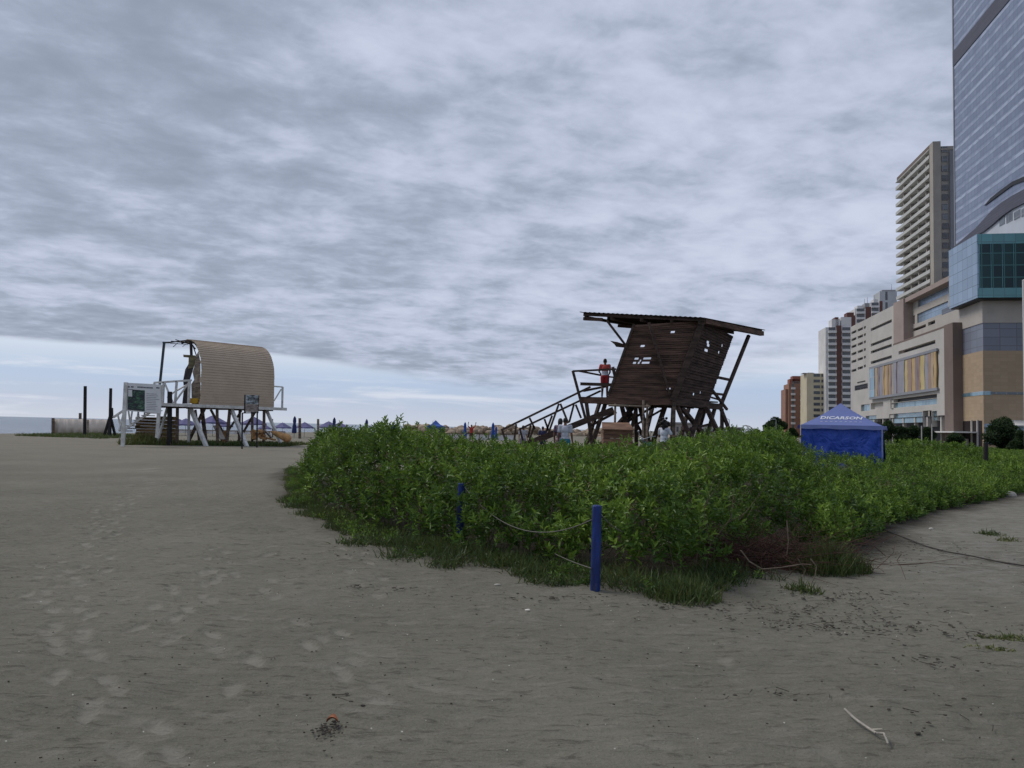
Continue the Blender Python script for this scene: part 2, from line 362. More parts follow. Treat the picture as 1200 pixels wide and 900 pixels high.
nt.put(bn.inputs['Height'], nt.noise(nt.vm('MULTIPLY', co, (.25, .6, 1)), 1, 6, .65)); nt.put(b.inputs['Normal'], bn.outputs[0])
sb = MB(); sb.add([(-14000, -2000, -1.0), (4000, -2000, -1.0), (4000, 16000, -1.0), (-14000, 16000, -1.0)], [(0, 1, 2, 3)]); sea = sb.build('sea', mw); tag(sea, kind='structure')
# ------------------------------------------------------------------ shrub thicket
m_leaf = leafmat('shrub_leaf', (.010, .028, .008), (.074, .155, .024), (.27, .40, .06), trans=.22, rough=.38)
m_grass = leafmat('dune_grass_blade', (.018, .04, .012), (.05, .09, .022), (.19, .19, .07), .25)
m_twig = mat('bare_twig', (.10, .075, .055), .9, .4, 8)
m_red = mat('dead_red_twig', (.050, .020, .014), .9, .5, 6)
def hmax(x, y):
    az = x/y
    h = np.interp(az, [-.40, -.22, -.11, -.055, .02, .12, .28, .35, .372, .39, .42, .5, .55, .62, .8], [1.2, 1.32, 1.22, 1.05, 1.02, 1.0, 1.2, 1.28, 1.12, .78, .70, .54, .44, .38, .36])
    h = h*(1-.38*sm(y, 26, 42)*(az > .38)) + np.where(az > .36, 0, .12*sm(y, 9, 14)-np.interp(az, [.16, .27], [.42, .05])*sm(y, 17, 25))
    # bright taller clump standing out at the back right
    q = np.hypot((x-26.0)/4.2, (y-48)/4.5); h = h+.95*(1-sm(q, .4, 1.1))
    h = h*(1+.09*vnoise(x+50, y+50, .9, 21)+.17*vnoise(x+50, y+50, 1.8, 22)+.08*vnoise(x+50, y+50, 4.5, 23))
    return h
def sample_bush(n, box, wfun):
    P = np.stack([rng.uniform(box[0], box[1], n), rng.uniform(box[2], box[3], n)], 1)
    P = P[inside(P, BPOLY)]; P = P[(P[:, 0]/P[:, 1] < .74)]
    return P[rng.uniform(size=len(P)) < wfun(P)]
VV = []; FF = []; TT = []; off = 0
def push(V, Fq, T):
    global off
    VV.append(V); FF.append(Fq+off); TT.append(T); off += len(V)
POSTXY = [(G(697.5, 691).x, G(697.5, 691).y), (G(538.5, 640).x, G(538.5, 640).y)]
def add_canopy(P, depth, L, Wd, nl, stem, shell=.45):
    d = edged(P, BPOLY); h = hmax(P[:, 0], P[:, 1]); prof = (1-np.exp(-np.maximum(d+.12+.16*vnoise(P[:, 0]+50, P[:, 1]+50, 1.9, 61), .03)/.24))
    top = h*np.clip(prof, .15, 1); n = len(P)
    sprig_ok = np.ones(n, bool)
    for (pp_x, pp_y) in POSTXY: sprig_ok &= ~((np.abs(P[:, 0]/P[:, 1]-pp_x/pp_y) < .012) & (P[:, 1] < pp_y+.05) & (rng.uniform(size=n) < (.45 if pp_x < 0 else 1)))
    P = P[sprig_ok]; d = d[sprig_ok]; h = h[sprig_ok]; top = top[sprig_ok]; n = len(P)
    zz = top-rng.exponential(depth, n)*1.0
    side = d < shell; zz[side] = top[side]*rng.uniform(.12, 1, side.sum())**.8
    zz = np.maximum(zz, .06)
    hole = (vnoise(P[:, 0]+50+zz*.9, zz*2.0+P[:, 1]+60, 1.7, 62)+.5*vnoise(P[:, 0]+50-zz*.5, zz*2.4+P[:, 1]+60, 3.9, 63) < -.22) & (d < 1.2) & (zz < top*.9) & (rng.uniform(size=n) < .85)
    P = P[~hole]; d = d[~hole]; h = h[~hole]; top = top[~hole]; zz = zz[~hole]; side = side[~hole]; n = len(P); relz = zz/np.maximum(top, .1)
    up = np.stack([rng.normal(0, .45, n), rng.normal(0, .45, n)-.35*side, np.full(n, .95)], 1)
    gx, gy = P[:, 0], P[:, 1]
    base = np.stack([gx, gy, zz+H0(gx, gy)-stem*.55], 1)
    clump = .20*vnoise(gx+50, gy+50, 1.1, 24)+.20*vnoise(gx+50, gy+50, 3., 25)
    tint = .30+.16*relz+clump+.06*sm(P[:, 1], 14, 34)+rng.normal(0, .10, n)  # tint rises with height: light on the canopy top partly put into leaf colour
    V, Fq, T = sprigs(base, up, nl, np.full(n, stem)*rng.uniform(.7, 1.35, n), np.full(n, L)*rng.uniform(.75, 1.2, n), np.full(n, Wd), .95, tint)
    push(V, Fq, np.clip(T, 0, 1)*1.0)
# near: dense small sprigs
P = sample_bush(60000, (-6.5, 14, 7, 20), lambda P: np.clip(70/(60000/(20.5*13))*(9/P[:, 1])**.8, 0, 1)); add_canopy(P, .20, .112, .041, 9, .20)
P = sample_bush(40000, (-6.5, 14, 7, 19), lambda P: np.full(len(P), .13)); d_ = edged(P, BPOLY); hh_ = hmax(P[:, 0], P[:, 1])*np.clip(1-np.exp(-(d_+.05)/.24), .15, 1)
P = P[d_ > .12]; hh_ = hh_[d_ > .12]; n_ = len(P); z_ = hh_*rng.uniform(.05, .85, n_)+H0(P[:, 0], P[:, 1])
V, Fq, T = sprigs(np.stack([P[:, 0], P[:, 1], z_], 1), rng.normal(size=(n_, 3))*[.6, .6, .3]+[0, 0, .4], 8, np.full(n_, .18), np.full(n_, .13), np.full(n_, .05), 1.2, np.full(n_, .28)); push(V, Fq, np.clip(T, 0, 1))
# front face: extra layer close to the edge
e = BPOLY[:22]; seg = np.linalg.norm(np.diff(e, axis=0), axis=1); cum = np.concatenate([[0], np.cumsum(seg)])
def along(n, lo, hi, smax=None):
    s = rng.uniform(0, smax or cum[-1], n); taper = np.interp(s, [0, 10.5, 13, 15.5], [.2, .45, .85, 1.0])*(.62+.45*vnoise(s, s*0+.3, 1.3, 41)+.25*vnoise(s, s*0+.3, 3.7, 42)); i = np.clip(np.searchsorted(cum, s)-1, 0, len(seg)-1); f = (s-cum[i])/seg[i]
    p = e[i]+(e[i+1]-e[i])*f[:, None]; t = (e[i+1]-e[i])/seg[i][:, None]; nrm_ = np.stack([-t[:, 1], t[:, 0]], 1)
    o_ = rng.uniform(lo, hi, n); return p+nrm_*np.where(o_ < 0, o_*taper, o_)[:, None]
P = along(5600, .02, .75); P = P[inside(P, BPOLY)]
hollow = np.exp(-((P[:, 0]-2.9)/1.6)**2)*(P[:, 1] < 10); gap = vnoise(P[:, 0]+50, P[:, 1]+50, 1.6, 31) < -.35; P = P[rng.uniform(size=len(P)) > np.maximum(.75*hollow, .55*gap)]
add_canopy(P[::2], .3, .115, .042, 10, .2, shell=2); add_canopy(P[1::2], .3, .085, .022, 12, .26, shell=2)
P = sample_bush(60000, (-6.5, 24, 18, 34), lambda P: np.clip(40/(60000/(30.5*16))*(18/P[:, 1])**1.0, 0, 1)); add_canopy(P, .14, .10, .038, 9, .22)
P = sample_bush(90000, (8, 75, 30, 112), lambda P: np.clip(14/(90000/(67*82))*(35/P[:, 1])**1.1, 0, 1)*(edged(P, BPOLY) > .2)); add_canopy(P, .10, .20, .075, 8, .3)
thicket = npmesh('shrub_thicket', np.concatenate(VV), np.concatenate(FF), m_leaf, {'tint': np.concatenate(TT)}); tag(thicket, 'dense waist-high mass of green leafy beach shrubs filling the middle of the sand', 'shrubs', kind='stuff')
print('thicket leaves', off//6)
m_dead = leafmat('dry_shrub_leaf', (.035, .022, .014), (.11, .075, .045), (.28, .21, .12), .15)
P = np.concatenate([sample_bush(9000, (-6.5, 14, 7, 22), lambda P: np.full(len(P), .22)), along(700, .05, .6), sample_bush(30000, (18, 60, 28, 62), lambda P: .10*(P[:, 0]/P[:, 1] > .52))]); P = P[inside(P, BPOLY)]; P = P[vnoise(P[:, 0]+50, P[:, 1]+50, .8, 51)+.5*vnoise(P[:, 0]+50, P[:, 1]+50, 3, 52) > .22]; d_ = edged(P, BPOLY); hh_ = hmax(P[:, 0], P[:, 1])*np.clip(1-np.exp(-(d_+.12)/.24), .15, 1); n_ = len(P)
zz_ = hh_*np.where(d_ < .5, rng.uniform(.2, .95, n_), 1)-.02+H0(P[:, 0], P[:, 1]); V, Fq, T = sprigs(np.stack([P[:, 0], P[:, 1], zz_-.08], 1), np.stack([rng.normal(0, .5, n_), rng.normal(-.2, .5, n_), np.full(n_, .8)], 1), 7, rng.uniform(.12, .3, n_), np.full(n_, .06), np.full(n_, .016), 1.2, rng.uniform(.2, .9, n_))
tag(npmesh('dry_sprigs', V, Fq, m_dead, {'tint': np.clip(T, 0, 1)}), 'dry brown sprigs scattered through the green shrub mass', 'dry sprigs', kind='stuff')
# bare stems inside the thicket
b = MB()
P = np.concatenate([along(420, .1, .9), along(240, .9, 2.2)]); P = P[inside(P, BPOLY) & (P[:, 1] < 16) & (P[:, 0] < .40*P[:, 1])]
for (gx, gy) in P:
    z0 = h0(gx, gy); h = float(hmax(np.array([gx]), np.array([gy]))[0])*random.uniform(.5, .85); p = Vector((gx, gy, z0-.03)); q = [p]
    dx, dy = random.gauss(0, .09), random.gauss(0, .09)
    for i in range(3): p = p+Vector((dx+random.gauss(0, .07), dy+random.gauss(0, .07), h/3)); q.append(p)
    b.tube(q, .006, 4, .003)
st_ = b.build('shrub_stems', m_twig); tag(st_, 'tangle of thin bare stems under the leaves of the green shrub mass', 'stems', kind='stuff')
# ------------------------------------------------------------------ grass
def grass(name, P, L, wid, tint, label, lean=.45, cat='grass', m=None):
    n = len(P); z = H0(P[:, 0], P[:, 1])-.01; B = np.stack([P[:, 0], P[:, 1], z], 1)
    A = np.stack([rng.normal(0, lean, n), rng.normal(0, lean, n), np.ones(n)], 1); N = rng.normal(size=(n, 3))
    V, Fq = blade_arrays(B, A, N, L*rng.uniform(.5, 1.2, n), np.full(n, wid))
    T = np.repeat(np.clip(tint+rng.normal(0, .16, n), 0, 1), 8)
    return tag(npmesh(name, V, Fq, m or m_grass, {'tint': T}), label, cat, kind='stuff')
def tuftpts(n, per, base, spread=.07):
    c = base(n); P = np.repeat(c, per, 0)+rng.normal(0, spread, (len(c)*per, 2)); return P
# fringe from the left tip to the dry bush
fr = lambda n: along(n, -.95, .25, cum[12])[rng.uniform(size=n) < 1]
P = tuftpts(4200, 15, lambda n: (lambda q: q[rng.uniform(size=len(q)) < np.clip(.25+.55*(wav(q[:, 0], q[:, 1], 1.7, 4)+.4), .06, 1)*(1-.75*np.exp(-((q[:, 0]-.95)/.55)**2))*(1-.6*sm(q[:, 0], 2.2, 3))])(fr(n)))
grass('dune_grass', P, (.19+.07*vnoise(P[:, 0]+50, P[:, 1]+50, 2.2, 33))*np.interp(P[:, 0], [-4, -2.5, 0, 4], [.55, .9, 1., .7]), .011, .42+.26*vnoise(P[:, 0]+50, P[:, 1]+50, 1.3, 34), 'fringe of low green grass at the foot of the shrub mass', .75)
P = along(1500, -.85, .1, cum[12]); P = P[vnoise(P[:, 0]+50, P[:, 1]+50, 1.4, 35) > -.2]; n_ = len(P)
V, Fq, T = sprigs(np.stack([P[:, 0], P[:, 1], H0(P[:, 0], P[:, 1])-.02], 1), rng.normal(size=(n_, 3))*[.5, .5, .1]+[0, 0, .8], 8, rng.uniform(.06, .2, n_), np.full(n_, .06), np.full(n_, .024), 1.1, np.clip(.35+.3*vnoise(P[:, 0]+50, P[:, 1]+50, 1.1, 36), 0, 1))
tag(npmesh('creeping_weeds', V, Fq, m_leaf, {'tint': np.clip(T, 0, 1)}), 'low creeping leafy weeds mixed into the grass fringe', 'weeds', kind='stuff')
# low strip of grass in front of the curved lifeguard hut
def strip(n, a, b, y0, y1):
    t = rng.uniform(0, 1, n); pa = np.array([G(*a).x, G(*a).y]); pb = np.array([G(*b).x, G(*b).y]); q = pa+(pb-pa)*t[:, None]; q[:, 1] += rng.uniform(y0, y1, n); return q
P = np.concatenate([strip(9000, (165, 520.5), (345, 522.5), -2.5, 3.5), strip(5000, (25, 510.5), (125, 514), -1, 10)])
grass('beach_grass', P, np.full(len(P), .28), .05, .55+.15*wav(P[:, 0], P[:, 1], .6), 'low grass growing on the sand around the curved lifeguard hut')
def clump(name, px, py, r, n, L, label, tint=.5, wid=.012, lean=.5, cat='grass tuft', ry=None):
    g = G(px, py); rr_, tt_ = rng.uniform(0, 1, n)**.75*1.7, rng.uniform(0, 6.28, n); P = np.stack([g.x+rr_*np.cos(tt_)*r, g.y+rr_*np.sin(tt_)*(ry or r)], 1)
    o = grass(name, P, L*(1.1-.6*rr_/1.7), wid, tint, label, lean, cat); del o['kind']; return o
gt = 'grass tufts on open sand'
clump('grass_tuft', 800, 700, .22, 800, .24, 'rounded green grass tuft at the foot of the shrubs right of the front blue post', .45)
clump('grass_tuft', 940, 692, .12, 160, .14, 'small green grass tuft on the sand in front of the dead red brush', .5)
clump('grass_tuft', 1184, 744, .16, 260, .05, 'flat pale green grass patch on sand at the right edge', .7, lean=1.2, ry=.06)
clump('grass_tuft', 1160, 757, .12, 130, .04, 'thin yellowish grass patch on the sand just below the greener patch', .8, lean=1.2, ry=.06)
clump('grass_tuft', 1160, 627, .14, 160, .12, 'small grey green grass tuft alone on the pale sand', .4)
clump('grass_tuft', 1182, 634, .12, 90, .10, 'sparse brownish tuft beside the grey green grass tuft', .75)
clump('grass_clump', 968, 668, .30, 2200, .38, 'fine feathery green grass clump beside the dead red brush', .42, .008, .3, 'grass clump', .25)
clump('grass_clump', 168, 521, .9, 1500, .75, 'brownish green weedy clump at the foot of the white information sign', .75, .045, .45, 'weeds', .7)
# dead reddish brush
g = G(905, 668); dr = thing('dead_brush', g, 'dead reddish brown brush of tangled twigs under the front of the shrubs', 'dead brush')
b = MB()
for i in range(620):
    p = g+Vector((random.gauss(0, .5), random.gauss(.22, .22), random.uniform(-.02, .22))); q = [p]; dv = Vector((random.gauss(0, .12), random.gauss(0, .1), random.uniform(.0, .12)))
    for j in range(3): dv = dv+Vector((random.gauss(0, .06), random.gauss(0, .05), random.gauss(-.015, .04))); p = p+dv; p.z = max(p.z, .0); q.append(p)
    b.tube(q, .0045, 3, .002)
b.build('dead_twigs', m_red, dr)
b = MB(); m_dry = mat('pale_dry_stem', (.17, .13, .095), .9, .3, 8)
def wire(pp, Y, r=.007): return [W(px, py, Y) for px, py in pp]
for pts_, r in (([(868, 645), (878, 658), (893, 667), (915, 665), (940, 661), (951, 662)], .008), ([(922, 610), (924, 635), (922, 650)], .006), ([(950, 655), (957, 664), (955, 676), (952, 682)], .007), ([(935, 655), (944, 668), (938, 680)], .004), ([(904, 680), (912, 665)], .004)): b.tube(wire(pts_, 8.55), r, 5, r*.6)
b.build('dry_stem', m_dry, dr)
# tall sprigs that stand clear of the mass
def tall_shrub(px, ptop, Y, n, label, spread=.25, lean=.25):
    gx = W(px, 520, Y).x; z0 = h0(gx, Y); base = Vector((gx, Y, z0)); ht = W(px, ptop, Y).z-z0
    t = thing('tall_shrub', base, label, 'shrub', 'tall sprigs above the shrubs'); b = MB(); PP = []; AA = []
    for i in range(n):
        p = base+Vector((random.gauss(0, spread*.3), random.gauss(0, .1), 0)); q = [p]; h = ht*random.uniform(.8, 1)-.1; dv = Vector((random.gauss(0, lean*.3), random.gauss(0, .1), h/6))
        for j in range(6): p = p+dv+Vector((random.gauss(0, .02), random.gauss(0, .02), 0)); q.append(p)
        b.tube(q, .008, 5, .003)
        for j in range(2, 7):
            for k in range(3): PP.append(q[min(j, 6)]-Vector((0, 0, random.uniform(0, .12)))); AA.append((random.gauss(0, .5), random.gauss(0, .5), .8))
    b.build('stem', m_twig, t); P = np.array([tuple(Vector(p)-base) for p in PP])
    V, Fq, T = sprigs(P, np.array(AA), 4, np.full(len(P), .06), np.full(len(P), .085), np.full(len(P), .030), .9, np.full(len(P), .5))
    npmesh('leaves', V, Fq, m_leaf, {'tint': T}, t)
tall_shrub(490, 482, 13, 6, 'tall leafy sprig with the highest tip, rising left of the blue beach gazebo', .3)
tall_shrub(410, 487, 14, 5, 'tall thin leafy sprig standing above the left end of the shrubs', .3)
tall_shrub(452, 500, 14, 4, 'short leafy sprig between the two tallest sprigs', .2)
tall_shrub(430, 494, 15, 3, 'slim sparse sprig just right of the tall thin one at the left end', .1)
# ------------------------------------------------------------------ blue posts and rope
m_blue = mat('blue_paint', (.008, .028, .15), .6, .45, 9, .6, 30, aniso=(1, 1, .25), dirt=(.10, .09, .09), dirtamt=.55)
m_rope = mat('weathered_rope', (.13, .125, .11), .9, .3, 40)
def post(px, py, top, label, Y=None):
    g = G(px, py) if Y is None else Vector((W(px, 500, Y).x, Y, 0)); g.z = h0(g.x, g.y); z1 = W(px, top, g.y).z
    b = MB(); b.cyl(g+Vector((0, 0, -.05)), Vector((g.x+.004, g.y, z1-.012)), .05, .048, 20); b.cyl(Vector((g.x+.004, g.y, z1-.012)), Vector((g.x+.004, g.y, z1)), .048, .040, 20)
    o = b.build('blue_post', m_blue); tag(o, label, 'post', 'blue posts of the rope barrier'); return Vector((g.x, g.y, z1))
p1 = post(697.5, 691, 592, 'bright blue round post standing nearest, clear of the shrubs')
p2 = post(538.5, 640, 566, 'blue round post half sunk in the shrubs left of the nearest blue post')
p3 = post(437, 0, 552, 'dark blue post top barely seen among leaves at the left of the shrubs', Y=13.6)
def rope(a, b_, sag, label, n=18, r=.006):
    pts_ = [a.lerp(b_, i/n)-Vector((0, 0, sag*4*(i/n)*(1-i/n))) for i in range(n+1)]
    tag(MB().tube(pts_, r, 5).build('rope', m_rope), label, 'rope', 'ropes of the post barrier')
rope(p2-Vector((-.05, .05, .05)), p1-Vector((.05, .05, .14)), .32, 'slack pale rope hung between the two blue posts')
rope(p1-Vector((-.05, .0, .10)), Vector((1.62, 9.1, .42)), .10, 'rope running right from the nearest blue post into the shrubs')
rope(G(650, 662)+Vector((0, 0, .13)), p1-Vector((.05, .05, .62)), .01, 'low taut rope touching the nearest blue post near its foot')
# rope lying on the sand at the right, stick, debris
m_cord = mat('dark_cord', (.05, .045, .04), .9, .3, 40)
pts_ = []
for px, py in [(1035, 622), (1060, 632), (1085, 643), (1110, 650), (1140, 655), (1170, 661), (1215, 668)]: g = G(px, py); g.z = h0(g.x, g.y)+.022; pts_.append(g)
tag(MB().tube(pts_, .010, 6).build('ground_rope', m_cord), 'dark rope lying along the pale sand at the right', 'rope')
m_stick = mat('driftwood', (.36, .33, .28), .85, .35, 25, .4, 60, aniso=(1, .3, 1))
def gz(px, py, dz): g = G(px, py); g.z = h0(g.x, g.y)+dz; return g
b = MB(); b.tube([gz(990, 839, .035), gz(1003, 850, .03), gz(1016, 858, .025), gz(1027, 866, .03), gz(1036, 868, .035), gz(1041, 876, .02)], .008, 6, .006); b.tube([gz(1020, 860, .02), gz(1034, 866, .05)], .006, 5, .003)
tag(b.build('stick', m_stick), 'pale bent driftwood stick lying on the sand in the foreground', 'stick')
m_debris = mat('dark_plant_debris', (.045, .036, .028), .95, .4, 20); m_dl = mat('dead_leaf', (.22, .075, .03), .7, .4, 20); m_shell = mat('pale_shell', (.6, .57, .5), .6, .15, 20)
def flake(b, c, r, nrmz=1):
    n = random.randint(5, 7); ph = random.random()*6; pp = [c+Vector((math.cos(ph+6.28*i/n)*r*random.uniform(.5, 1.1), math.sin(ph+6.28*i/n)*r*random.uniform(.4, .9), random.uniform(0, r*.3))) for i in range(n)]
    b.slab(pp, (0, 0, .004))
g = gz(385, 856, .008); t = thing('leaf_litter', g, 'brown curled dead leaf on a little heap of dark plant scraps, left foreground', 'leaf litter')
b = MB()
for i in range(70): flake(b, g+Vector((random.gauss(0, .045), random.gauss(0, .05), 0)), random.uniform(.004, .012))
b.build('scraps', m_debris, t)
b = MB(); c0 = gz(389, 850, .02); vs = []
for i in range(7):
    a_ = i/6; wdt = .022*math.sin(PI*min(max(a_, .06), .96)); cc = c0+Vector((-.03+.06*a_, .01*math.sin(a_*3), .02*math.sin(PI*a_)))
    vs += [cc+Vector((0, -wdt, .012)), cc, cc+Vector((0, wdt, .014))]
fs = [];
for i in range(6):
    for j in range(2): fs.append((i*3+j, i*3+j+1, i*3+j+4, i*3+j+3))
b.add(vs, fs, True); b.add([v_-Vector((0, 0, .003)) for v_ in vs], [f[::-1] for f in fs], True); b.build('dead_leaf', m_dl, t)
b = MB(); bs = MB()
spots = [(1030, 735, .5, .10, 130), (960, 730, .5, .08, 110), (880, 712, .7, .10, 160), (1000, 700, .4, .12, 110), (418, 688, .06, .03, 16), (467, 690, .05, .02, 12), (1055, 640, .6, .4, 160), (640, 700, .8, .05, 60), (1080, 775, .25, .05, 30), (1130, 745, .15, .04, 18), (930, 815, .3, .05, 14), (395, 818, .1, .03, 8), (440, 650, .6, .2, 60), (1010, 650, .25, .3, 90), (1120, 845, .4, .1, 16)]
for (px, py, rx, ry, n) in spots:
    g = G(px, py)
    for i in range(n):
        q = g+Vector((random.gauss(0, rx), random.gauss(0, ry*2), 0)); q.z = h0(q.x, q.y)+.012
        if random.random() < .6: flake(b, q, random.uniform(.006, .022))
        else: an = random.random()*3.14; l = random.uniform(.02, .09); b.tube([q, q+Vector((math.cos(an)*l, math.sin(an)*l, .004))], .0025, 3)
for i in range(900):
    y = 3+17*random.random()**1.3; x = random.uniform(-.68*y, .68*y)
    q = Vector((x, y, h0(x, y)+.009))
    if inside(np.array([[x, y]]), BPOLY)[0]: continue
    (flake(b, q, random.uniform(.003, .011)) if random.random() < .75 else flake(bs, q, random.uniform(.003, .007)))
tag(b.build('beach_debris', m_debris), 'small dark bits of dead leaf and twig scattered over the sand', 'debris', kind='stuff')
tag(bs.build('shell_bits', m_shell), 'tiny pale shell fragments scattered over the dark sand', 'shell bits', kind='stuff')
def stone(px, py, r, label, m=m_shell, flat=.45):
    g = gz(px, py, r*.2); b = MB(); b.sph(g, (r, r*.7, r*flat), 12, 8)
    for v_ in b.v: v_ += (v_-g)*.35*noise.noise(v_*(1.2/r))
    tag(b.build('stone', m), label, 'stone')
m_stone = mat('grey_stone', (.33, .31, .27), .8, .3, 12)
stone(966, 605+3, .13, 'pale tan stone lying at the edge of the shrubs on the right', m_stone)
stone(1091, 620, .04, 'small white stone on pale sand near the dark rope')
stone(618, 713, .028, 'flat white shell piece on sand left of the nearest blue post', flat=.3)
stone(583, 686, .03, 'small brown stone at the edge of the grass fringe', m_stone)
stone(432, 634, .05, 'brown stone in the grass fringe at the left of the shrubs', m_stone)
stone(1183, 582, .22, 'grey rock at the right edge under the low shrubs', m_stone)
# dark short post in the field on the right
m_dark = mat('tarred_wood', (.018, .016, .016), .8, .4, 6, .4, 30)
q = W(1155, 538, 42); z0 = h0(q.x, q.y); tag(MB().cyl((q.x, q.y, z0-.1), (q.x+.02, q.y, W(1155, 519, 42).z), .13, .12, 12).build('wooden_post', m_dark), 'short black post standing in the low field shrubs in front of the tan wall', 'post')
# ------------------------------------------------------------------ dark wooden lifeguard tower
def woodmat(name, col, var=.55, scale=2.5, rough=.85): return mat(name, col, rough, var, scale, .5, 18, aniso=(.35, 1, 3), dirt=tuple(c*.35 for c in col), dirtamt=.55)
m_wood = woodmat('weathered_dark_wood', (.092, .053, .038)); m_beam = woodmat('dark_beam_wood', (.054, .034, .026)); m_pale = woodmat('pale_bamboo', (.20, .16, .12)); m_roof = mat('rusted_roof_sheet', (.055, .045, .042), .6, .5, 2, .4, 12)
m_crate = woodmat('brown_crate_wood', (.17, .095, .06))
NL, NN, NR = W(685, 466, 33.0), W(789, 467.3, 32.0), W(844, 474, 34.3)
def lin(px, a, b, xa, xb): k = (px-xa)/(xb-xa); return a+(b-a)*k
def YA(px): return lin(px, 33.0, 32.0, 685, 789)
def YB(px): return lin(px, 32.0, 34.3, 789, 844)
base = Vector(((NL.x+NR.x)/2, 33.6, h0(6.3, 33.6)))
tw = thing('lifeguard_tower', base, 'dark weathered wooden lifeguard tower on stilts with slanted plank walls and sheet roof', 'lifeguard tower')
def bars(name, m, lst, Yf, w=.1, h=None, parent=tw, join=False):
    bb = MB(); outs = []
    for it in lst:
        (x0, y0), (x1, y1) = it[0], it[1]; ww = it[2] if len(it) > 2 else w
        Y0 = Yf(x0) if callable(Yf) else Yf; Y1 = Yf(x1) if callable(Yf) else Yf
        if len(it) > 3: Y0, Y1 = it[3]
        if not join: bb = MB()
        bb.bar(W(x0, y0, Y0), W(x1, y1, Y1), ww, h or ww)
        if not join: outs.append(bb.build(name, m, parent))
    if join: outs.append(bb.build(name, m, parent))
    return outs
def ground_leg(x0, y0, x1, y1, Y0, Y1):               # extend a slanted leg down to the sand
    a, b = W(x0, y0, Y0), W(x1, y1, Y1); d = b-a
    for _ in range(3):
        z = h0(b.x, b.y)-.1; k = (z-a.z)/d.z; b = a+d*k
    return a, b
BK = NL+(NR-NN)   # back corner of the platform
# planked walls with missing boards
def plankwall(name, m, c00, c10, c11, c01, n, holes, out, th=.025):
    b = MB(); o = Vector(out).normalized()
    for i in range(n):
        v0, v1 = i/n, (i+1.12)/n; v1 = min(v1, 1)
        segs = [(0.0, 1.0)]
        for (a0, a1, r0, r1) in holes:
            if r0 <= i/n < r1:
                ns = []
                for s0, s1 in segs:
                    if a1 <= s0 or a0 >= s1: ns.append((s0, s1)); continue
                    if a0 > s0: ns.append((s0, a0))
                    if a1 < s1: ns.append((a1, s1))
                segs = ns
        for s0, s1 in segs:
            P = lambda u, v: c00.lerp(c10, u).lerp(c01.lerp(c11, u), v)
            tl = o*.034; off = o*random.uniform(0, .022); jit = random.uniform(-.004, .004)
            p = [P(s0, v0)+tl+off, P(s1, v0)+tl+off, P(s1, v1)+off, P(s0, v1)+off]; q = [k-o*th for k in p]
            b.add(p+q, [(0, 1, 2, 3), (7, 6, 5, 4), (0, 4, 5, 1), (1, 5, 6, 2), (2, 6, 7, 3), (3, 7, 4, 0)])
    return fixn(b.build(name, m, tw))
A00, A10, A11, A01 = W(711, 468, YA(713)), W(786, 470.5, 32.05), W(822, 376, 32.1), W(743, 381, YA(735))
zA = 36
hA = [(.43, .53, .42, .53), (.56, .72, .42, .46), (.56, .72, .5, .53), (.43, .49, .36, .40),
      (.33, .41, .79, .82), (.62, .69, .82, .86), (.37, .48, .83, .86), (.5, .55, .66, .69), (.28, .36, .66, .69), (.88, .95, .06, .10), (.85, .92, .13, .16), (.36, .40, .12, .16), (.60, .74, .90, .93), (.44, .5, .90, .93)]
hA = [(.20, .245, .46, .485), (.275, .30, .46, .485), (.335, .45, .46, .485), (.20, .26, .52, .54), (.29, .31, .49, .51), (.335, .45, .52, .54), (.50, .53, .84, .86), (.55, .58, .84, .86),
      (.60, .66, .86, .88), (.62, .70, .81, .83), (.80, .84, .84, .86), (.22, .28, .69, .71), (.32, .37, .73, .75), (.86, .92, .13, .15), (.82, .88, .17, .19)]
plankwall('side_wall', m_wood, A00, A10, A11, A01, zA, hA, (-.05, -1, -.05))
B00, B10, B11, B01 = W(790, 470.5, 32.1), W(829, 474.5, 33.7), W(859, 394, 34.4), W(825, 376, 32.2)
hB = [(.30, .40, .66, .69), (.32, .40, .71, .74), (.28, .36, .76, .79), (.74, .78, .79, .82), (.72, .76, .70, .73), (.44, .48, .10, .13), (.62, .65, .13, .16)]
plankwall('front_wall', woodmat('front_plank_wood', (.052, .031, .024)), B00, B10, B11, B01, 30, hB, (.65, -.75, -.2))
# deck and rim beams
def quadslab(name, m, pts, th, parent=tw): return fixn(MB().slab(pts, (0, 0, -th)).build(name, m, parent))
dz = NN.z+.02
dk = [Vector((p.x, p.y, dz)) for p in (NL+(NR-NN)*.02, NN+Vector((-.02, .1, 0)), NR+Vector((-.1, 0, 0)), BK)]
quadslab('deck', m_beam, dk, .06)
bars('rim_beam', m_wood, [((680, 468.8), (789, 471)), ], YA, .09, .28); bars('rim_beam', m_beam, [((789, 471), (846, 477))], YB, .1, .26)
MBb = MB()
for k in range(9):
    a = NL.lerp(NN, .06+k*.11); MBb.bar(Vector((a.x, a.y+.1, dz-.16)), Vector((a.x, a.y+.1, dz-.16))+(NR-NN)*.95, .06, .16)
MBb.build('floor_joists', m_beam, tw)
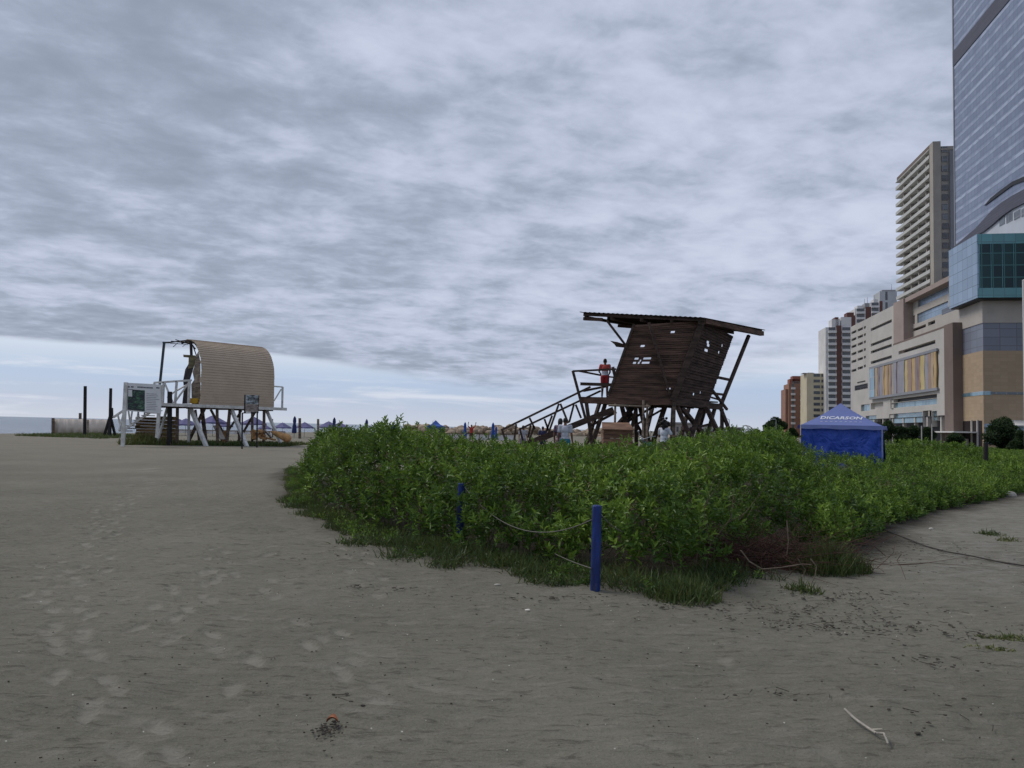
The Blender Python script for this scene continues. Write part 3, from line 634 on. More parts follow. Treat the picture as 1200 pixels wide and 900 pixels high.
# roof
R0, R1, R2 = W(679, 365.5, 33.6), W(825, 372.0, 31.6), W(897, 386.5, 35.6); R3 = R0+(R2-R1)
n = 26; b = MB(); vs = []; fs = []
for j in range(2):
    for i in range(n*4+1):
        u = i/(n*4); p = (R0.lerp(R1, u)) if j == 0 else R3.lerp(R2, u); vs.append(p+Vector((0, 0, .018*math.sin(u*n*2*PI))))
N_ = n*4+1
for i in range(n*4): fs.append((i, i+1, N_+i+1, N_+i))
b.add(vs, fs, True); b.add([v-Vector((0, 0, .012)) for v in vs], [f[::-1] for f in fs], True)
b.build('roof_sheet', m_roof, tw)
b = MB()
def rp(u, v, dz_=0): return R0.lerp(R1, u).lerp(R3.lerp(R2, u), v)+Vector((0, 0, dz_))
for v in (.03, .34, .66, .96): b.bar(rp(.015, v, -.09), rp(.99, v, -.09), .06, .13)
b.build('purlins', m_beam, tw)
b = MB()
for u in (.04, .26, .5, .74, .955): b.bar(rp(u, .01, -.22), rp(u, .985, -.22), .06, .13)
b.build('rafters', m_beam, tw)
bars('fascia', m_wood, [((684, 373.5), (706, 374.5), .14, (33.7, 33.3)), ((825, 376.5), (893, 391), .2, (31.9, 35.5)), ((724, 381.8), (744, 383.5), .12, (34.8, 34.6))], 33)
# wall frame posts and braces (just outside the boards)
YAo = lambda px: YA(px)-.10
bars('corner_post', m_beam, [((823.5, 374), (788.0, 470), .24), ((743, 380), (713, 463), .10)], lambda px: 31.95 if px > 780 else YA(px)-.03)
bars('wall_brace', m_beam, [((760.5, 378), (785, 463), .10)], YAo)
bars('roof_prop', m_beam, [((711, 375.5), (733.5, 405), .09), ((877.5, 393), (845, 474), .13, (35.3, 34.4))], 33.2)
bars('front_rail', m_beam, [((840, 442), (855.5, 445.2), .11, (34.2, 34.8)), ((831, 460.5), (848, 462.5), .10, (33.9, 34.6)), ((829.5, 464.5), (843, 468.5), .07, (33.8, 34.3))], 34)
bars('front_brace', m_beam, [((833, 455), (852, 480), .10, (33.9, 34.6))], 34)
fixn(MB().slab([W(715, 399.5, 33.1), W(724, 401, 33.1), W(733, 404, 33.1), W(732, 407.5, 33.1), W(722, 406.5, 33.1), W(720, 403.5, 33.1)], (0, .03, .01)).build('broken_plank', m_beam, tw))
# interior far side: low wall and ceiling tie so that the booth reads as a room
bars('inner_rail', m_beam, [((735, 455), (800, 459), .12, (35.4, 34.6))], 35)
# stair side railing of the platform
bars('rail_post', m_beam, [((671.2, 434.5), (687, 494), .11, (32.9, 32.9))], 33)
bars('platform_rail', m_beam, [((671, 435), (722, 432.6), .08, (32.9, 32.7)), ((678, 434.7), (713, 441.5), .07, (33.1, 35.0)), ((680, 449.8), (717, 451), .13, (32.9, 32.8)), ((684, 458), (712, 452.5), .09, (33.0, 34.8)), ((713, 441.5), (728, 443), .07, (35.0, 34.8)), ((718, 430), (722, 446), .12, (32.75, 32.75))], 33)
# legs
legs = [(793, 478, 809, 513, 32.3, 32.0), (798, 480, 827, 512, 32.6, 33.8), (822.5, 480, 811, 508, 33.6, 32.6), (827.5, 480, 843, 510, 33.4, 33.0), (826.7, 480, 820, 500, 34.2, 34.8), (838, 480, 828, 513, 34.2, 33.6),
        (846, 481.7, 846, 506.7, 34.4, 34.4), (844, 480, 857.5, 511.7, 34.3, 34.4), (781, 474, 772, 498, 33.0, 33.6), (742, 480, 725, 497, 34.5, 33.8), (727.5, 474, 734, 498, 33.4, 33.6), (745, 474, 745.5, 515, 34.8, 34.8), (749, 474, 757, 505, 34.8, 35.2), (741, 474, 733, 508, 34.6, 34.3), (747, 474, 739, 508, 33.5, 33.5),
        (766, 474, 757, 508, 36, 35.4), (710, 474, 697, 512, 33.2, 32.9), (687, 474, 692.5, 510, 33.0, 33.0), (703, 474, 694, 500, 35.2, 34.8), (732, 474, 747, 500, 35.4, 35.6), (789, 470, 788, 492, 36.4, 36.2), (808, 478, 800, 505, 36.0, 35.6)]
for (x0, y0, x1, y1, Y0, Y1) in legs: a, b = ground_leg(x0, y0-3, x1, y1, Y0, Y1); MB().bar(a, b, random.uniform(.13, .17)).build('leg', m_beam, tw)
a, b = ground_leg(790, 468, 789, 510, 31.95, 31.9); MB().bar(a, b, .13).build('leg', woodmat('paler_leg_wood', (.10, .075, .055)), tw)  # near corner leg in a paler wood
bars('cross_brace', m_beam, [((765, 477), (725, 500), .10, (34.2, 34.0)), ((690, 500), (722, 483), .10, (33.4, 33.8)), ((800, 505), (836, 496), .09, (33.2, 34.0)), ((745, 498), (776, 480), .09, (34.4, 34.4))], 34)
# stair
def strin(Y): 
    a, b = W(719, 480, Y), W(611, 523, Y); d = b-a; b.z = b.z; k = (h0(b.x, b.y)-.05-a.z)/d.z; return a, a+d*k
b = MB(); sa = strin(32.9); sb_ = strin(34.2)
for a_, e_ in (sa, sb_): b.bar(a_, e_, .06, .26)
b.build('stair_stringers', m_beam, tw)
b = MB(); ns = 15
for i in range(ns):
    k = (i+.5)/ns; p, q = sa[0].lerp(sa[1], k), sb_[0].lerp(sb_[1], k); d = .14
    b.box8([p+Vector((-d, .03, .0)), p+Vector((d, .03, .0)), q+Vector((d, -.03, 0)), q+Vector((-d, -.03, 0)), p+Vector((-d, .03, .04)), p+Vector((d, .03, .04)), q+Vector((d, -.03, .04)), q+Vector((-d, -.03, .04))])
b.build('stair_treads', m_beam, tw)
bars('handrail', m_beam, [((587.2, 504.2), (692, 453.2), .09, (32.8, 32.8)), ((609, 503), (704, 458), .09, (34.2, 34.2))], 33)
bal = [((588.7, 504.8), (595, 524), 32.8), ((605, 497), (602.5, 517), 32.8), ((620.5, 489.6), (627, 503), 32.8), ((626, 499), (620, 517), 32.8), ((655, 473), (643, 507), 32.8), ((656.6, 473), (666, 496), 32.8),
       ((609, 502), (613.5, 519), 34.2), ((638, 491), (643, 505), 34.2), ((672.5, 474), (667, 495), 34.2), ((674.6, 474), (681, 490), 34.2), ((622, 498), (619, 513), 34.2), ((647, 487), (640, 506), 34.2)]
for p, q, Y in bal: bars('baluster', m_beam, [(p, q, .085, (Y, Y))], Y)
# bamboo scaffold and crate below the platform: their own things
def poleobj(name, m, a, b, r, label, cat, group=None, n=8): return tag(MB().cyl(a, b, r, r*.85, n).build(name, m), label, cat, group)
q = W(741, 476, 31.2); sc = thing('bamboo_frame', Vector((q.x, 31.2, h0(q.x, 31.2))), 'pale bamboo frame of thin upright poles and one crossbar under the dark tower', 'bamboo frame')
b = MB().cyl(W(713, 475, 31.2), W(762, 476.5, 31.2), .045, .04, 8).build('crossbar', m_pale, sc)
for px, pt, Y in ((721, 473, 31.3), (754, 469, 31.1), (758.5, 473, 31.3)):
    a = W(px, pt, Y); MB().cyl((a.x, Y, h0(a.x, Y)-.1), a, .05, .045, 8).build('pole', m_pale, sc)
a = W(707, 516, 29.5); c = W(741, 516, 29.5); zt = W(724, 496, 29.5).z; zg = h0(a.x, 29.5)
cr = thing('wooden_crate', Vector(((a.x+c.x)/2, 29.8, zg)), 'low brown wooden crate with a plank lid among the legs of the dark tower', 'crate')
b = MB(); hh = zt-.25-zg
for i in range(4): b.box(a.x, c.x, 29.5+.004*i, 30.2, zg+hh*i/4+.01, zg+hh*(i+1)/4-.01)
b.build('body', m_crate, cr)
b = MB(); b.add([(a.x-.06, 29.42, zt-.27), (c.x+.06, 29.42, zt-.27), (c.x-.02, 30.2, zt), (a.x+.02, 30.2, zt), (a.x-.06, 29.42, zt-.23), (c.x+.06, 29.42, zt-.23), (c.x-.02, 30.2, zt+.04), (a.x+.02, 30.2, zt+.04)], [(3, 2, 1, 0), (4, 5, 6, 7), (0, 1, 5, 4), (1, 2, 6, 5), (2, 3, 7, 6), (3, 0, 4, 7)]); b.build('lid', m_crate, cr)
# ------------------------------------------------------------------ curved lifeguard hut on the left
m_white = mat('weathered_white_paint', (.55, .55, .53), .7, .2, 3, .3, 20, dirt=(.22, .19, .16), dirtamt=.6)
m_tan = mat('tan_slat_roof', (.44, .35, .26), .6, .06, .8, .08, 12, dirt=(.22, .17, .13), dirtamt=.18); m_brown = woodmat('raw_brown_wood', (.13, .095, .07)); m_hutdk = mat('dark_hut_wood', (.03, .028, .03), .9, .4, 5)  # near-black wood for the hut's ribs, torn edge and partition
m_pole = mat('dark_steel_pole', (.03, .045, .055), .5, .3, 5)
P0 = W(234, 474, 50.0); P1 = W(320, 477, 54.1); P1.z = P0.z
AX = (P1-P0); AX.z = 0; LEN = AX.length; AX.normalize(); CR = Vector((-AX.y, AX.x, 0))     # axis to the right, cross away
if CR.x > 0: CR = -CR
hb = thing('curved_lifeguard_hut', Vector((P0.x, P0.y, h0(P0.x, P0.y))), 'tan barrel-roofed lifeguard hut with torn left end, on white stilts', 'lifeguard hut')
def HP(a, c, z): return Vector((P0.x, P0.y, 0))+AX*a+CR*c+Vector((0, 0, z))
zd = P0.z
prof = []                                             # roof section: wall, quarter curve, flat top
zt_ = W(215, 398.5, 51.6).z
rr = 2.0; prof = [(0, zd), (-.02, zd+.7), (-.03, zd+1.4), (0, zd+(zt_-zd)*.48)]
h2 = zt_-(zd+(zt_-zd)*.48)
for i in range(1, 13): t = PI/2*i/12; prof.append((rr*(1-math.cos(t)), zd+(zt_-zd)*.48+h2*math.sin(t)))
prof += [(2.5, zt_-.03), (3.0, zt_-.10)]
# resample along the section and lay overlapping slats
L_ = [0]
for i in range(1, len(prof)): L_.append(L_[-1]+math.hypot(prof[i][0]-prof[i-1][0], prof[i][1]-prof[i-1][1]))
def pr(s):
    i = min(max(int(np.searchsorted(L_, s))-1, 0), len(prof)-2); k = (s-L_[i])/(L_[i+1]-L_[i]); return prof[i][0]*(1-k)+prof[i+1][0]*k, prof[i][1]*(1-k)+prof[i+1][1]*k
ns = 36; b = MB()
for i in range(ns):
    s0, s1 = L_[-1]*i/ns, min(L_[-1]*(i+1.08)/ns, L_[-1]); (c0, z0), (c1, z1) = pr(s0), pr(s1); nx_, nz_ = (z1-z0), -(c1-c0); l = math.hypot(nx_, nz_); nx_, nz_ = -nx_/l, -nz_/l
    a0 = random.uniform(-.07, .05)+.02*math.sin(i*.6); a1 = LEN+random.uniform(-.01, .01)
    if s0 > L_[-1]*.80: a0 += random.uniform(-.3, .35)
    o = .032; p = [(a0, c0+nx_*o, z0+nz_*o), (a1, c0+nx_*o, z0+nz_*o), (a1, c1, z1), (a0, c1, z1), (a0, c0+nx_*(o-.03), z0+nz_*(o-.03)), (a1, c0+nx_*(o-.03), z0+nz_*(o-.03)), (a1, c1-nx_*.03, z1-nz_*.03), (a0, c1-nx_*.03, z1-nz_*.03)]
    b.add([HP(*q) for q in p], [(0, 1, 2, 3), (7, 6, 5, 4), (0, 4, 5, 1), (1, 5, 6, 2), (2, 6, 7, 3), (3, 7, 4, 0)])
fixn(b.build('barrel_roof', m_tan, hb))
for a in (.12, LEN*.5, LEN-.12):
    b = MB()
    for i in range(len(prof)-1): b.bar(HP(a, prof[i][0]+.09, prof[i][1]-(.0 if i < 4 else .07)), HP(a, prof[i+1][0]+(.09 if i < 5 else .05), prof[i+1][1]-.07), .07, .09, ext=.02)
    b.build('arch_rib', m_hutdk, hb)
# torn roof edge reaching to the pole
b = MB()
for (x0, y0, x1, y1, r) in ((197, 401.2, 222, 398.4, .09), (197, 402, 212, 399.5, .07), (201, 399.8, 224, 402.5, .10), (206, 398, 226, 404.5, .08), (203, 406.5, 208, 402, .04), (214, 406.3, 218, 403, .03), (221, 399, 229, 409, .07), (226, 405, 231, 419, .06), (200, 402.5, 220, 403.5, .06)): b.bar(W(x0, y0, 52.2), W(x1, y1, 51.6), r, r*.6)
b.build('torn_roof_edge', m_hutdk, hb)
b = MB().bar(W(192.5, 400.5, 52.3), W(187.2, 452, 52.3), .13).bar(W(187.2, 452, 52.3), W(186.5, 474, 52.3), .12); b.build('corner_pole', m_pole, hb)
MB().bar(W(191, 401.5, 52.3), W(199, 401.3, 52.2), .12, .1).build('top_beam', m_pole, hb)
# torn end panel
fixn(MB().slab([W(225, 474, 50.6), W(235, 474, 50.25), W(235, 424, 50.3), W(232.5, 412, 50.5), W(230, 418, 50.5), W(228, 430, 50.6), W(226, 436, 50.7), W(228, 445, 50.6), W(224.5, 450, 50.7)], CR*.05).build('end_panel', woodmat('faded_panel_wood', (.17, .14, .11)), hb))
fixn(MB().slab([W(217.5, 433, 51.5), W(224, 422, 51.2), W(229, 424, 51.1), W(226, 434, 51.1), W(223, 444, 51.2), W(221, 473, 51.3), W(214, 473, 51.5), W(216, 455, 51.5), W(215, 446, 51.5)], CR*.06).build('dark_partition', m_hutdk, hb))
fixn(MB().slab([W(215, 415.5, 51.3), W(229, 416.5, 51.0), W(230.5, 419, 51.0), W(227, 431, 51.1), W(221, 432, 51.2), W(221.5, 419, 51.2), W(215.5, 418.5, 51.3)], CR*.05).build('hanging_board', woodmat('mossy_board_wood', (.15, .13, .07)), hb))
MB().bar(W(223.7, 400, 51.3), W(224.3, 417, 51.3), .14).build('wall_post', m_hutdk, hb)
# deck
b = MB(); a0, a1 = -3.3, LEN+.9
b.slab([HP(a0+.3, -.25, zd-.02), HP(a1, -.25, zd-.02), HP(a1, 3.1, zd-.02), HP(a0, 3.1, zd-.02)], (0, 0, -.07)); fixn(b.build('deck', m_brown, hb))
fixn(MB().bar(HP(a0+.3, -.31, zd-.10), HP(a1, -.31, zd-.10), .08, .20).bar(HP(a0+.3, -.31, zd-.1), HP(a0, 3.1, zd-.1), .08, .2).build('deck_fascia', m_white, hb))
b = MB()
for k in range(8): b.bar(HP(a0+.5+k*1.15, -.2, zd-.19), HP(a0+.5+k*1.15, 3.0, zd-.19), .09, .16)
b.build('deck_beams', m_brown, hb)
def hleg(name, m, x0, y0, x1, y1, Y0, Y1, w=.14):
    a, b = ground_leg(x0, y0, x1, y1, Y0, Y1); MB().bar(a, b, w).build(name, m, hb)
for x0, y0, x1, y1, Y0, Y1, w in ((223.5, 479, 239, 516.5, 49.9, 49.2, .2), (271, 479, 286.5, 516.7, 51.8, 50.6, .2), (312, 480, 324, 508, 53.9, 53.6, .17), (196, 478, 186, 512, 50.0, 49.3, .12), (221.5, 478, 221, 512, 50.2, 50.2, .13)): hleg('leg', m_white, x0, y0, x1, y1, Y0, Y1, w)
for x0, y0, x1, y1, Y0, Y1, w in ((236.5, 478, 240, 508, 52.6, 52.6, .2), (240, 478, 224, 511, 50.6, 51.2, .16), (254.4, 478, 254.6, 497, 51.0, 51.0, .15), (247, 480, 262, 508, 54, 54, .14), (269.3, 480, 266.7, 508, 51.7, 51.7, .17), (283, 481, 270, 501, 53.6, 53.4, .14), (281, 480, 280.5, 500, 53.6, 53.6, .14), (309.5, 480, 309.3, 502, 53.7, 53.7, .16), (295.6, 482, 295.6, 512, 53.2, 53.2, .14), (207.9, 477, 207.6, 514, 49.6, 49.6, .15), (300, 481, 289, 500, 55.6, 55.6, .14), (229, 480, 232, 505, 54, 54, .13)): hleg('leg', m_brown, x0, y0, x1, y1, Y0, Y1, w)
# railings
def rail(lst, parent=hb, m=m_white):
    for (p, q, w_, Y0, Y1) in lst: MB().bar(W(*p, Y0), W(*q, Y1), w_).build('rail', m, parent)
rail([((180.5, 448.5), (224.5, 445.6), .12, 49.7, 49.7), ((180.8, 448.5), (181.3, 462), .10, 49.7, 49.7), ((191.8, 448), (190.7, 474), .12, 49.7, 49.7), ((207, 447), (205.2, 473), .12, 49.7, 49.7), ((222, 446), (221, 473), .14, 49.7, 49.7), ((193, 449), (203, 472.5), .09, 49.7, 49.7), ((221, 449), (204, 472.5), .09, 49.7, 49.7), ((205, 459), (218, 451.5), .08, 49.8, 51), ((196, 466), (206, 458), .08, 52, 52)])
rail([((319.5, 452.6), (331.5, 453.6), .09, 54.2, 54.6), ((331.2, 453.4), (330.6, 478.5), .12, 54.6, 54.6), ((320.5, 453), (320.2, 477), .08, 54.2, 54.2), ((329.5, 456), (321, 470), .08, 54.55, 54.3)])
# stairs down to the left
b = MB(); st = [(W(133, 489, 50), W(180, 457, 50)), (W(146, 503.5, 49.4), W(184, 478, 49.6))]
for a_, c_ in st: MB().bar(a_, c_, .10, .13).build('stair_rail', m_white, hb)
for i, (xa, ya, xb, yb) in enumerate(((138, 486, 143, 507), (145.5, 481, 139.5, 505), (156, 473, 152.5, 499), (165, 468, 160, 494), (172, 463, 169, 488), (150, 478, 153, 499), (160.5, 471, 163, 492))): MB().bar(W(xa, ya, 50), W(xb, yb, 49.7), .08).build('picket', m_white, hb)
sg_ = W(184, 480, 50.2), W(144, 507, 50.2); b = MB()
for k in range(9):
    for p in (sg_[0].lerp(sg_[1], (k+.5)/9),): b.box8([p+Vector(v) for v in ((-.17, -.5, 0), (.17, -.5, 0), (.17, .7, 0), (-.17, .7, 0), (-.17, -.5, .05), (.17, -.5, .05), (.17, .7, .05), (-.17, .7, .05))])
b.build('stair_treads', m_brown, hb)
# yellow tub on the deck
m_yel = mat('yellow_plastic', (.50, .30, .02), .5, .15, 4); q = W(227.5, 472.8, 50.0)
t = MB().cyl(q, q+Vector((0, 0, .33)), .24, .29, 16).build('yellow_tub', m_yel); tag(t, 'yellow tub standing on the deck at the torn end of the curved hut', 'tub')
# loose boards and wood under the hut
m_ply = woodmat('brown_plywood', (.20, .13, .06)); m_or = mat('orange_tan_wood', (.40, .22, .09), .8, .35, 3, .3, 12); m_pl = mat('pale_board', (.42, .38, .34), .8, .2, 2)
def boards(px0, px1, y0, y1, Y, n, label, m=m_ply, name='board_stack'):
    a = W(px0, y1, Y); c = W(px1, y0, Y); zg = h0(a.x, Y); b = MB(); hh = (c.z-zg)/n
    for i in range(n): j = random.uniform(-.05, .05); b.box(a.x+j, c.x+j, Y+random.uniform(0, .05), Y+.9, zg+hh*i+.012, zg+hh*(i+1)-.008)
    tag(b.build(name, m), label, 'board stack')
boards(158, 184, 489, 513, 50.9, 9, 'stack of brown boards under the stairs of the curved hut, behind the information sign')
boards(187, 200, 488, 514, 51.2, 7, 'narrow stack of tan boards under the deck, just right of the information sign', woodmat('tan_plywood', (.22, .15, .06)))
def loose(name, lst, Y, label, m, cat, w=.2, h=.06):
    b = MB()
    for (x0, y0, x1, y1, ww) in lst: b.bar(W(x0, y0, Y+random.uniform(-.25, .25)), W(x1, y1, Y+random.uniform(-.25, .25)), ww, h)
    tag(b.build(name, m), label, cat)
loose('leaning_board', [(253, 499, 261, 515, .5)], 51.5, 'pale board leaning under the middle of the curved hut', m_pl, 'board', h=.08)
loose('leaning_board', [(310, 504, 318, 513, .55)], 52.5, 'pale grey board leaning under the right end of the curved hut', m_pl, 'board', h=.06)
loose('wood_pile', [(296, 504, 309, 507, .3), (298, 515, 309, 506, .35), (297, 505, 298.5, 515, .4), (303, 511, 312, 514.5, .25), (300, 508, 311, 511, .22), (305, 503.5, 307, 514, .3), (312, 513, 322, 515.5, .2)], 52.8, 'heap of orange tan boards under the right half of the curved hut', m_or, 'wood pile', h=.1)
def blk(px0, px1, y0, y1, Y, label, m, name='tree_stump', cat='stump'):
    a = W((px0+px1)/2, y1, Y); r = (px1-px0)/2*Y/900; z1 = W((px0+px1)/2, y0, Y).z; zg = h0(a.x, Y)-.03; b = MB()
    b.cyl((a.x, Y, zg), (a.x, Y, zg+(z1-zg)*.7), r*1.12, r*.95, 14).cyl((a.x, Y, zg+(z1-zg)*.7), (a.x+.03, Y, z1), r*.95, r*.85, 14); tag(b.build(name, m), label, cat)
blk(260.5, 268, 505, 516, 52, 'orange tan block of wood standing by the tilted white leg of the curved hut', m_or, 'wood_block', 'wood block')
b = MB(); a, c = W(322, 507.5, 52), W(336.5, 513.5, 51.6); b.cyl(a, c, .16, .28, 14); b.sph(c, (.28, .28, .28), 14, 8); b.cyl(a, a+(a-c).normalized()*.35, .16, .04, 14); tag(b.build('log', m_or), 'tapered orange tan log lying just right of the curved hut', 'log')
# info sign
m_panel = mat('faded_sign_panel', (.62, .63, .64), .6, .06, 2); m_txt = mat('sign_print', (.12, .14, .16), .7, .2, 5)
sgn = thing('information_sign', G(144, 523), 'white information board with a dark green map picture, on two pale posts', 'sign')
def panel(bb, x0, yt0, yb0, x1, yt1, yb1, Y0, Y1, th=.04, off=0): bb.slab([W(x0, yb0, Y0-off), W(x1, yb1, Y1-off), W(x1, yt1, Y1-off), W(x0, yt0, Y0-off)], (0, th, 0)); return bb
Ys0, Ys1 = 44.6, 45.6
def ys(px): return lin(px, Ys0, Ys1, 148, 188)
MB().bar(W(147.6, 448, 44.55), W(143.7, 524.5, 44.55), .20, .12).build('post', m_white, sgn); MB().bar(W(188.3, 451, 45.65), W(184, 513, 45.65), .18, .12).build('post', m_white, sgn)
fixn(panel(MB(), 148.3, 448.5, 481.5, 188.5, 450.5, 484.7, Ys0, Ys1).build('panel', m_panel, sgn))
mp, nt, b_ = newmat('aerial_map_print'); co = nt.coord(); nn_ = nt.noise(nt.vm('MULTIPLY', co, (3, 1, 5)), 1.2, 5, .6, 1.5)
nt.put(b_.inputs['Base Color'], nt.ramp(nn_, [(.44, (.008, .012, .02)), (.52, (.012, .035, .03)), (.60, (.04, .13, .06)), (.68, (.16, .22, .2))]))
fixn(panel(MB(), 149.5, 456, 480, 169.5, 457.5, 482, ys(149.5), ys(169.5), .02, .03).build('map_picture', mp, sgn))
fixn(panel(MB(), 150.2, 456.6, 464.5, 154.8, 457, 464.8, ys(150), ys(155), .02, .045).build('inset_picture', m_panel, sgn))
b = MB()
def tline(x0, x1, ya, yb, hh): panel(b, x0, ya, ya+hh, x1, yb, yb+hh, ys(x0), ys(x1), .01, .022)
tline(149.8, 152, 452.4, 452.5, 1.6); tline(153.5, 156.5, 452.6, 452.7, 1.5)
x = 161
while x < 178: w_ = random.uniform(1.0, 1.9); tline(x, x+w_, 452.7+(x-161)*.06, 452.7+(x+w_-161)*.06, 1.7); x += w_+.45
tline(183, 187, 453.6, 453.9, 1.6)
fixn(b.build('title_lettering', m_txt, sgn)); m_txtl = mat('fine_print', (.26, .27, .29), .7, .35, 9)
for r_ in range(10):
    x = 171.5; y = 461+r_*2.05+.02; b = MB(); xe = random.uniform(181, 187); tline(x, xe, y, y+(xe-x)*.05, .62); fixn(b.build('text_line', m_txtl, sgn))
# small picture sign on two thin posts
ss_ = thing('picture_sign', G(287, 525), 'small grey picture sign on two thin dark posts in front of the curved hut', 'sign')
MB().bar(W(284.0, 484, 44.5), W(283.6, 526, 44.5), .07).build('post', m_dark, ss_); MB().bar(W(301.5, 484, 44.8), W(301, 524.5, 44.8), .07).build('post', m_dark, ss_)
MB().bar(W(287.5, 462.5, 44.55), W(287.0, 484, 44.55), .09).build('frame_upright', m_dark, ss_)
MB().bar(W(303, 463.5, 44.85), W(302.0, 484, 44.85), .07).build('frame_upright', m_dark, ss_)
MB().bar(W(283.7, 484, 44.5), W(303, 483.6, 44.8), .06).build('rail', m_dark, ss_)
mp2, nt, b_ = newmat('photo_print'); co = nt.coord(); sx_, sy_, sz_ = nt.sep(co); nn_ = nt.noise(nt.vm('MULTIPLY', co, (2.5, 1, 3)), 1.3, 5, .6, .8)
nt.put(b_.inputs['Base Color'], nt.ramp(nn_, [(.36, (.015, .02, .025)), (.5, (.13, .15, .16)), (.64, (.42, .47, .52))]))
fixn(panel(MB(), 287.8, 462.5, 473, 302.8, 463.2, 474, 44.5, 44.8, .03).build('photo_panel', mp2, ss_))
mp3, nt, b_ = newmat('text_print'); co = nt.coord(); nn_ = nt.noise(nt.vm('MULTIPLY', co, (4, 1, 8)), 1.3, 4)
nt.put(b_.inputs['Base Color'], nt.ramp(nn_, [(.4, (.12, .09, .08)), (.62, (.30, .26, .24))]))
fixn(panel(MB(), 287.6, 473.2, 482.8, 302.4, 474.2, 482.8, 44.5, 44.8, .03).build('caption_panel', mp3, ss_))
# posts standing on the left beach
def standpost(px, ytop, ybase, w_, label, m, name='wooden_post', lean=0, rnd=False, Yf=None):
    g = G(px, ybase); Y = Yf or g.y; g = W(px, ybase, Y); t_ = W(px+lean, ytop, Y); zg = h0(g.x, Y)-.1; b = MB()
    b.cyl((g.x, Y, zg), t_, w_*.52, w_*.48, 12) if rnd else b.bar((g.x, Y, zg), t_, w_)
    o = b.build(name, m); tag(o, label, 'post', 'posts standing on the left beach'); return g, t_
standpost(62.2, 490, 506.5, .22, 'short brown post at the left end of the beige windbreak', m_brown)
standpost(94, 484, 506.5, .22, 'thin grey brown post just left of the tall black post', m_brown)
standpost(103, 492, 508, .12, 'thin pale stake just right of the tall black post', m_pale)
standpost(99.3, 452.5, 511.5, .27, 'tall black round post, leftmost of the two tall black posts', m_dark, lean=.6, rnd=True)
q = G(129, 512.5); bp_ = thing('braced_post', Vector((q.x, q.y, h0(q.x, q.y))), 'tall black post held upright by short slanted braces', 'post')
MB().cyl(W(128.6, 514, q.y), W(129.8, 455, q.y), .13, .12, 12).build('post', m_dark, bp_)
for x1, dy in ((121.5, 0), (135.5, .3), (126.5, -.6)): a, b_2 = ground_leg(129.2, 487 if x1 != 126.5 else 492, x1, 512.5, q.y, q.y+dy); MB().bar(a, b_2, .17).build('brace', m_dark, bp_)
MB().bar(W(131.5, 478, q.y-.1), W(131.8, 490, q.y-.1), .12).build('cleat', m_dark, bp_)
standpost(199, 459, 513, .22, 'dark post standing in front of the deck of the curved hut, beside the sign', m_dark, Yf=48.8)
standpost(319.5, 491, 512, .09, 'thin dark stake to the right of the curved hut', m_dark)
standpost(351.3, 490, 514.5, .22, 'brown post between the two closed umbrellas near the curved hut, beside the left one', m_brown, Yf=78)
standpost(372.8, 491, 514, .2, 'pale tan post between the open umbrellas right of the curved hut', m_pale, Yf=80)
# beige windbreak along the shore
m_wind = mat('beige_windbreak_cloth', (.56, .50, .44), .9, .12, .6); g0, g1 = W(62.5, 506, 84), W(128, 508, 84)
b = MB(); n = 26; vs = []
for i in range(n+1):
    p = g0.lerp(g1, i/n); z0 = h0(p.x, p.y+(.12*math.sin(i*1.1)))-.1; zt2 = W(lin(i/n, 62.5, 128, 0, 1), 0, 84).x*0+W(62.5+65.5*i/n, 490.6+1.2*i/n+.3*math.sin(i*1.3), 84).z
    yy = p.y+.1*math.sin(i*1.7); vs += [Vector((p.x, yy, z0)), Vector((p.x, yy, zt2)), Vector((p.x, yy+.03, zt2)), Vector((p.x, yy+.03, z0))]
fs = []
for i in range(n):
    for j in range(4): fs.append((i*4+j, i*4+(j+1) % 4, i*4+4+(j+1) % 4, i*4+4+j))
fs += [(0, 3, 2, 1), (n*4, n*4+1, n*4+2, n*4+3)]
b.add(vs, fs, True); tag(fixn(b.build('windbreak', m_wind)), 'long low beige cloth windbreak along the shore behind the tall black posts', 'windbreak')
# ------------------------------------------------------------------ umbrellas and beach shelters
m_navy = mat('navy_canvas', (.022, .035, .12), .8, .25, 2); m_purp = mat('faded_purple_canvas', (.11, .105, .22), .85, .2, 1.5); m_bcan = mat('blue_canvas', (.02, .07, .30), .75, .2, 2); m_upole = mat('umbrella_pole', (.25, .22, .19), .6, .2, 3)
def open_umbrella(name='open_umbrella', m=m_purp):
    t = thing(name, (0, 0, 0), 'x', 'umbrella', 'open beach umbrellas')
    MB().cyl((0, 0, -.1), (0, 0, 2.45), .03, .025, 8).build('pole', m_upole, t)
    b = MB(); n = 8; vs = [Vector((0, 0, 2.42))]
    for r, z in ((.35, 2.27), (.9, 1.95), (1.5, 1.62)):
        for i in range(n*2):
            rr_ = r*(1 if i % 2 == 0 else .95); vs.append(Vector((math.cos(PI*i/n)*rr_, math.sin(PI*i/n)*rr_, z-(0 if i % 2 == 0 else .03))))
    for i in range(n*2): vs.append(Vector((math.cos(PI*i/n)*1.51, math.sin(PI*i/n)*1.51, 1.40+(.05 if i % 2 else 0))))
    fs = [(0, 1+i, 1+(i+1) % 16) for i in range(16)]
    for k in range(3): fs += [(1+k*16+i, 17+k*16+i, 17+k*16+(i+1) % 16, 1+k*16+(i+1) % 16) for i in range(16)]
    b.add(vs, fs); b.build('canopy', m, t); MB().cyl((0, 0, 2.4), (0, 0, 2.52), .03, .01, 6).build('finial', m_upole, t)
    return t
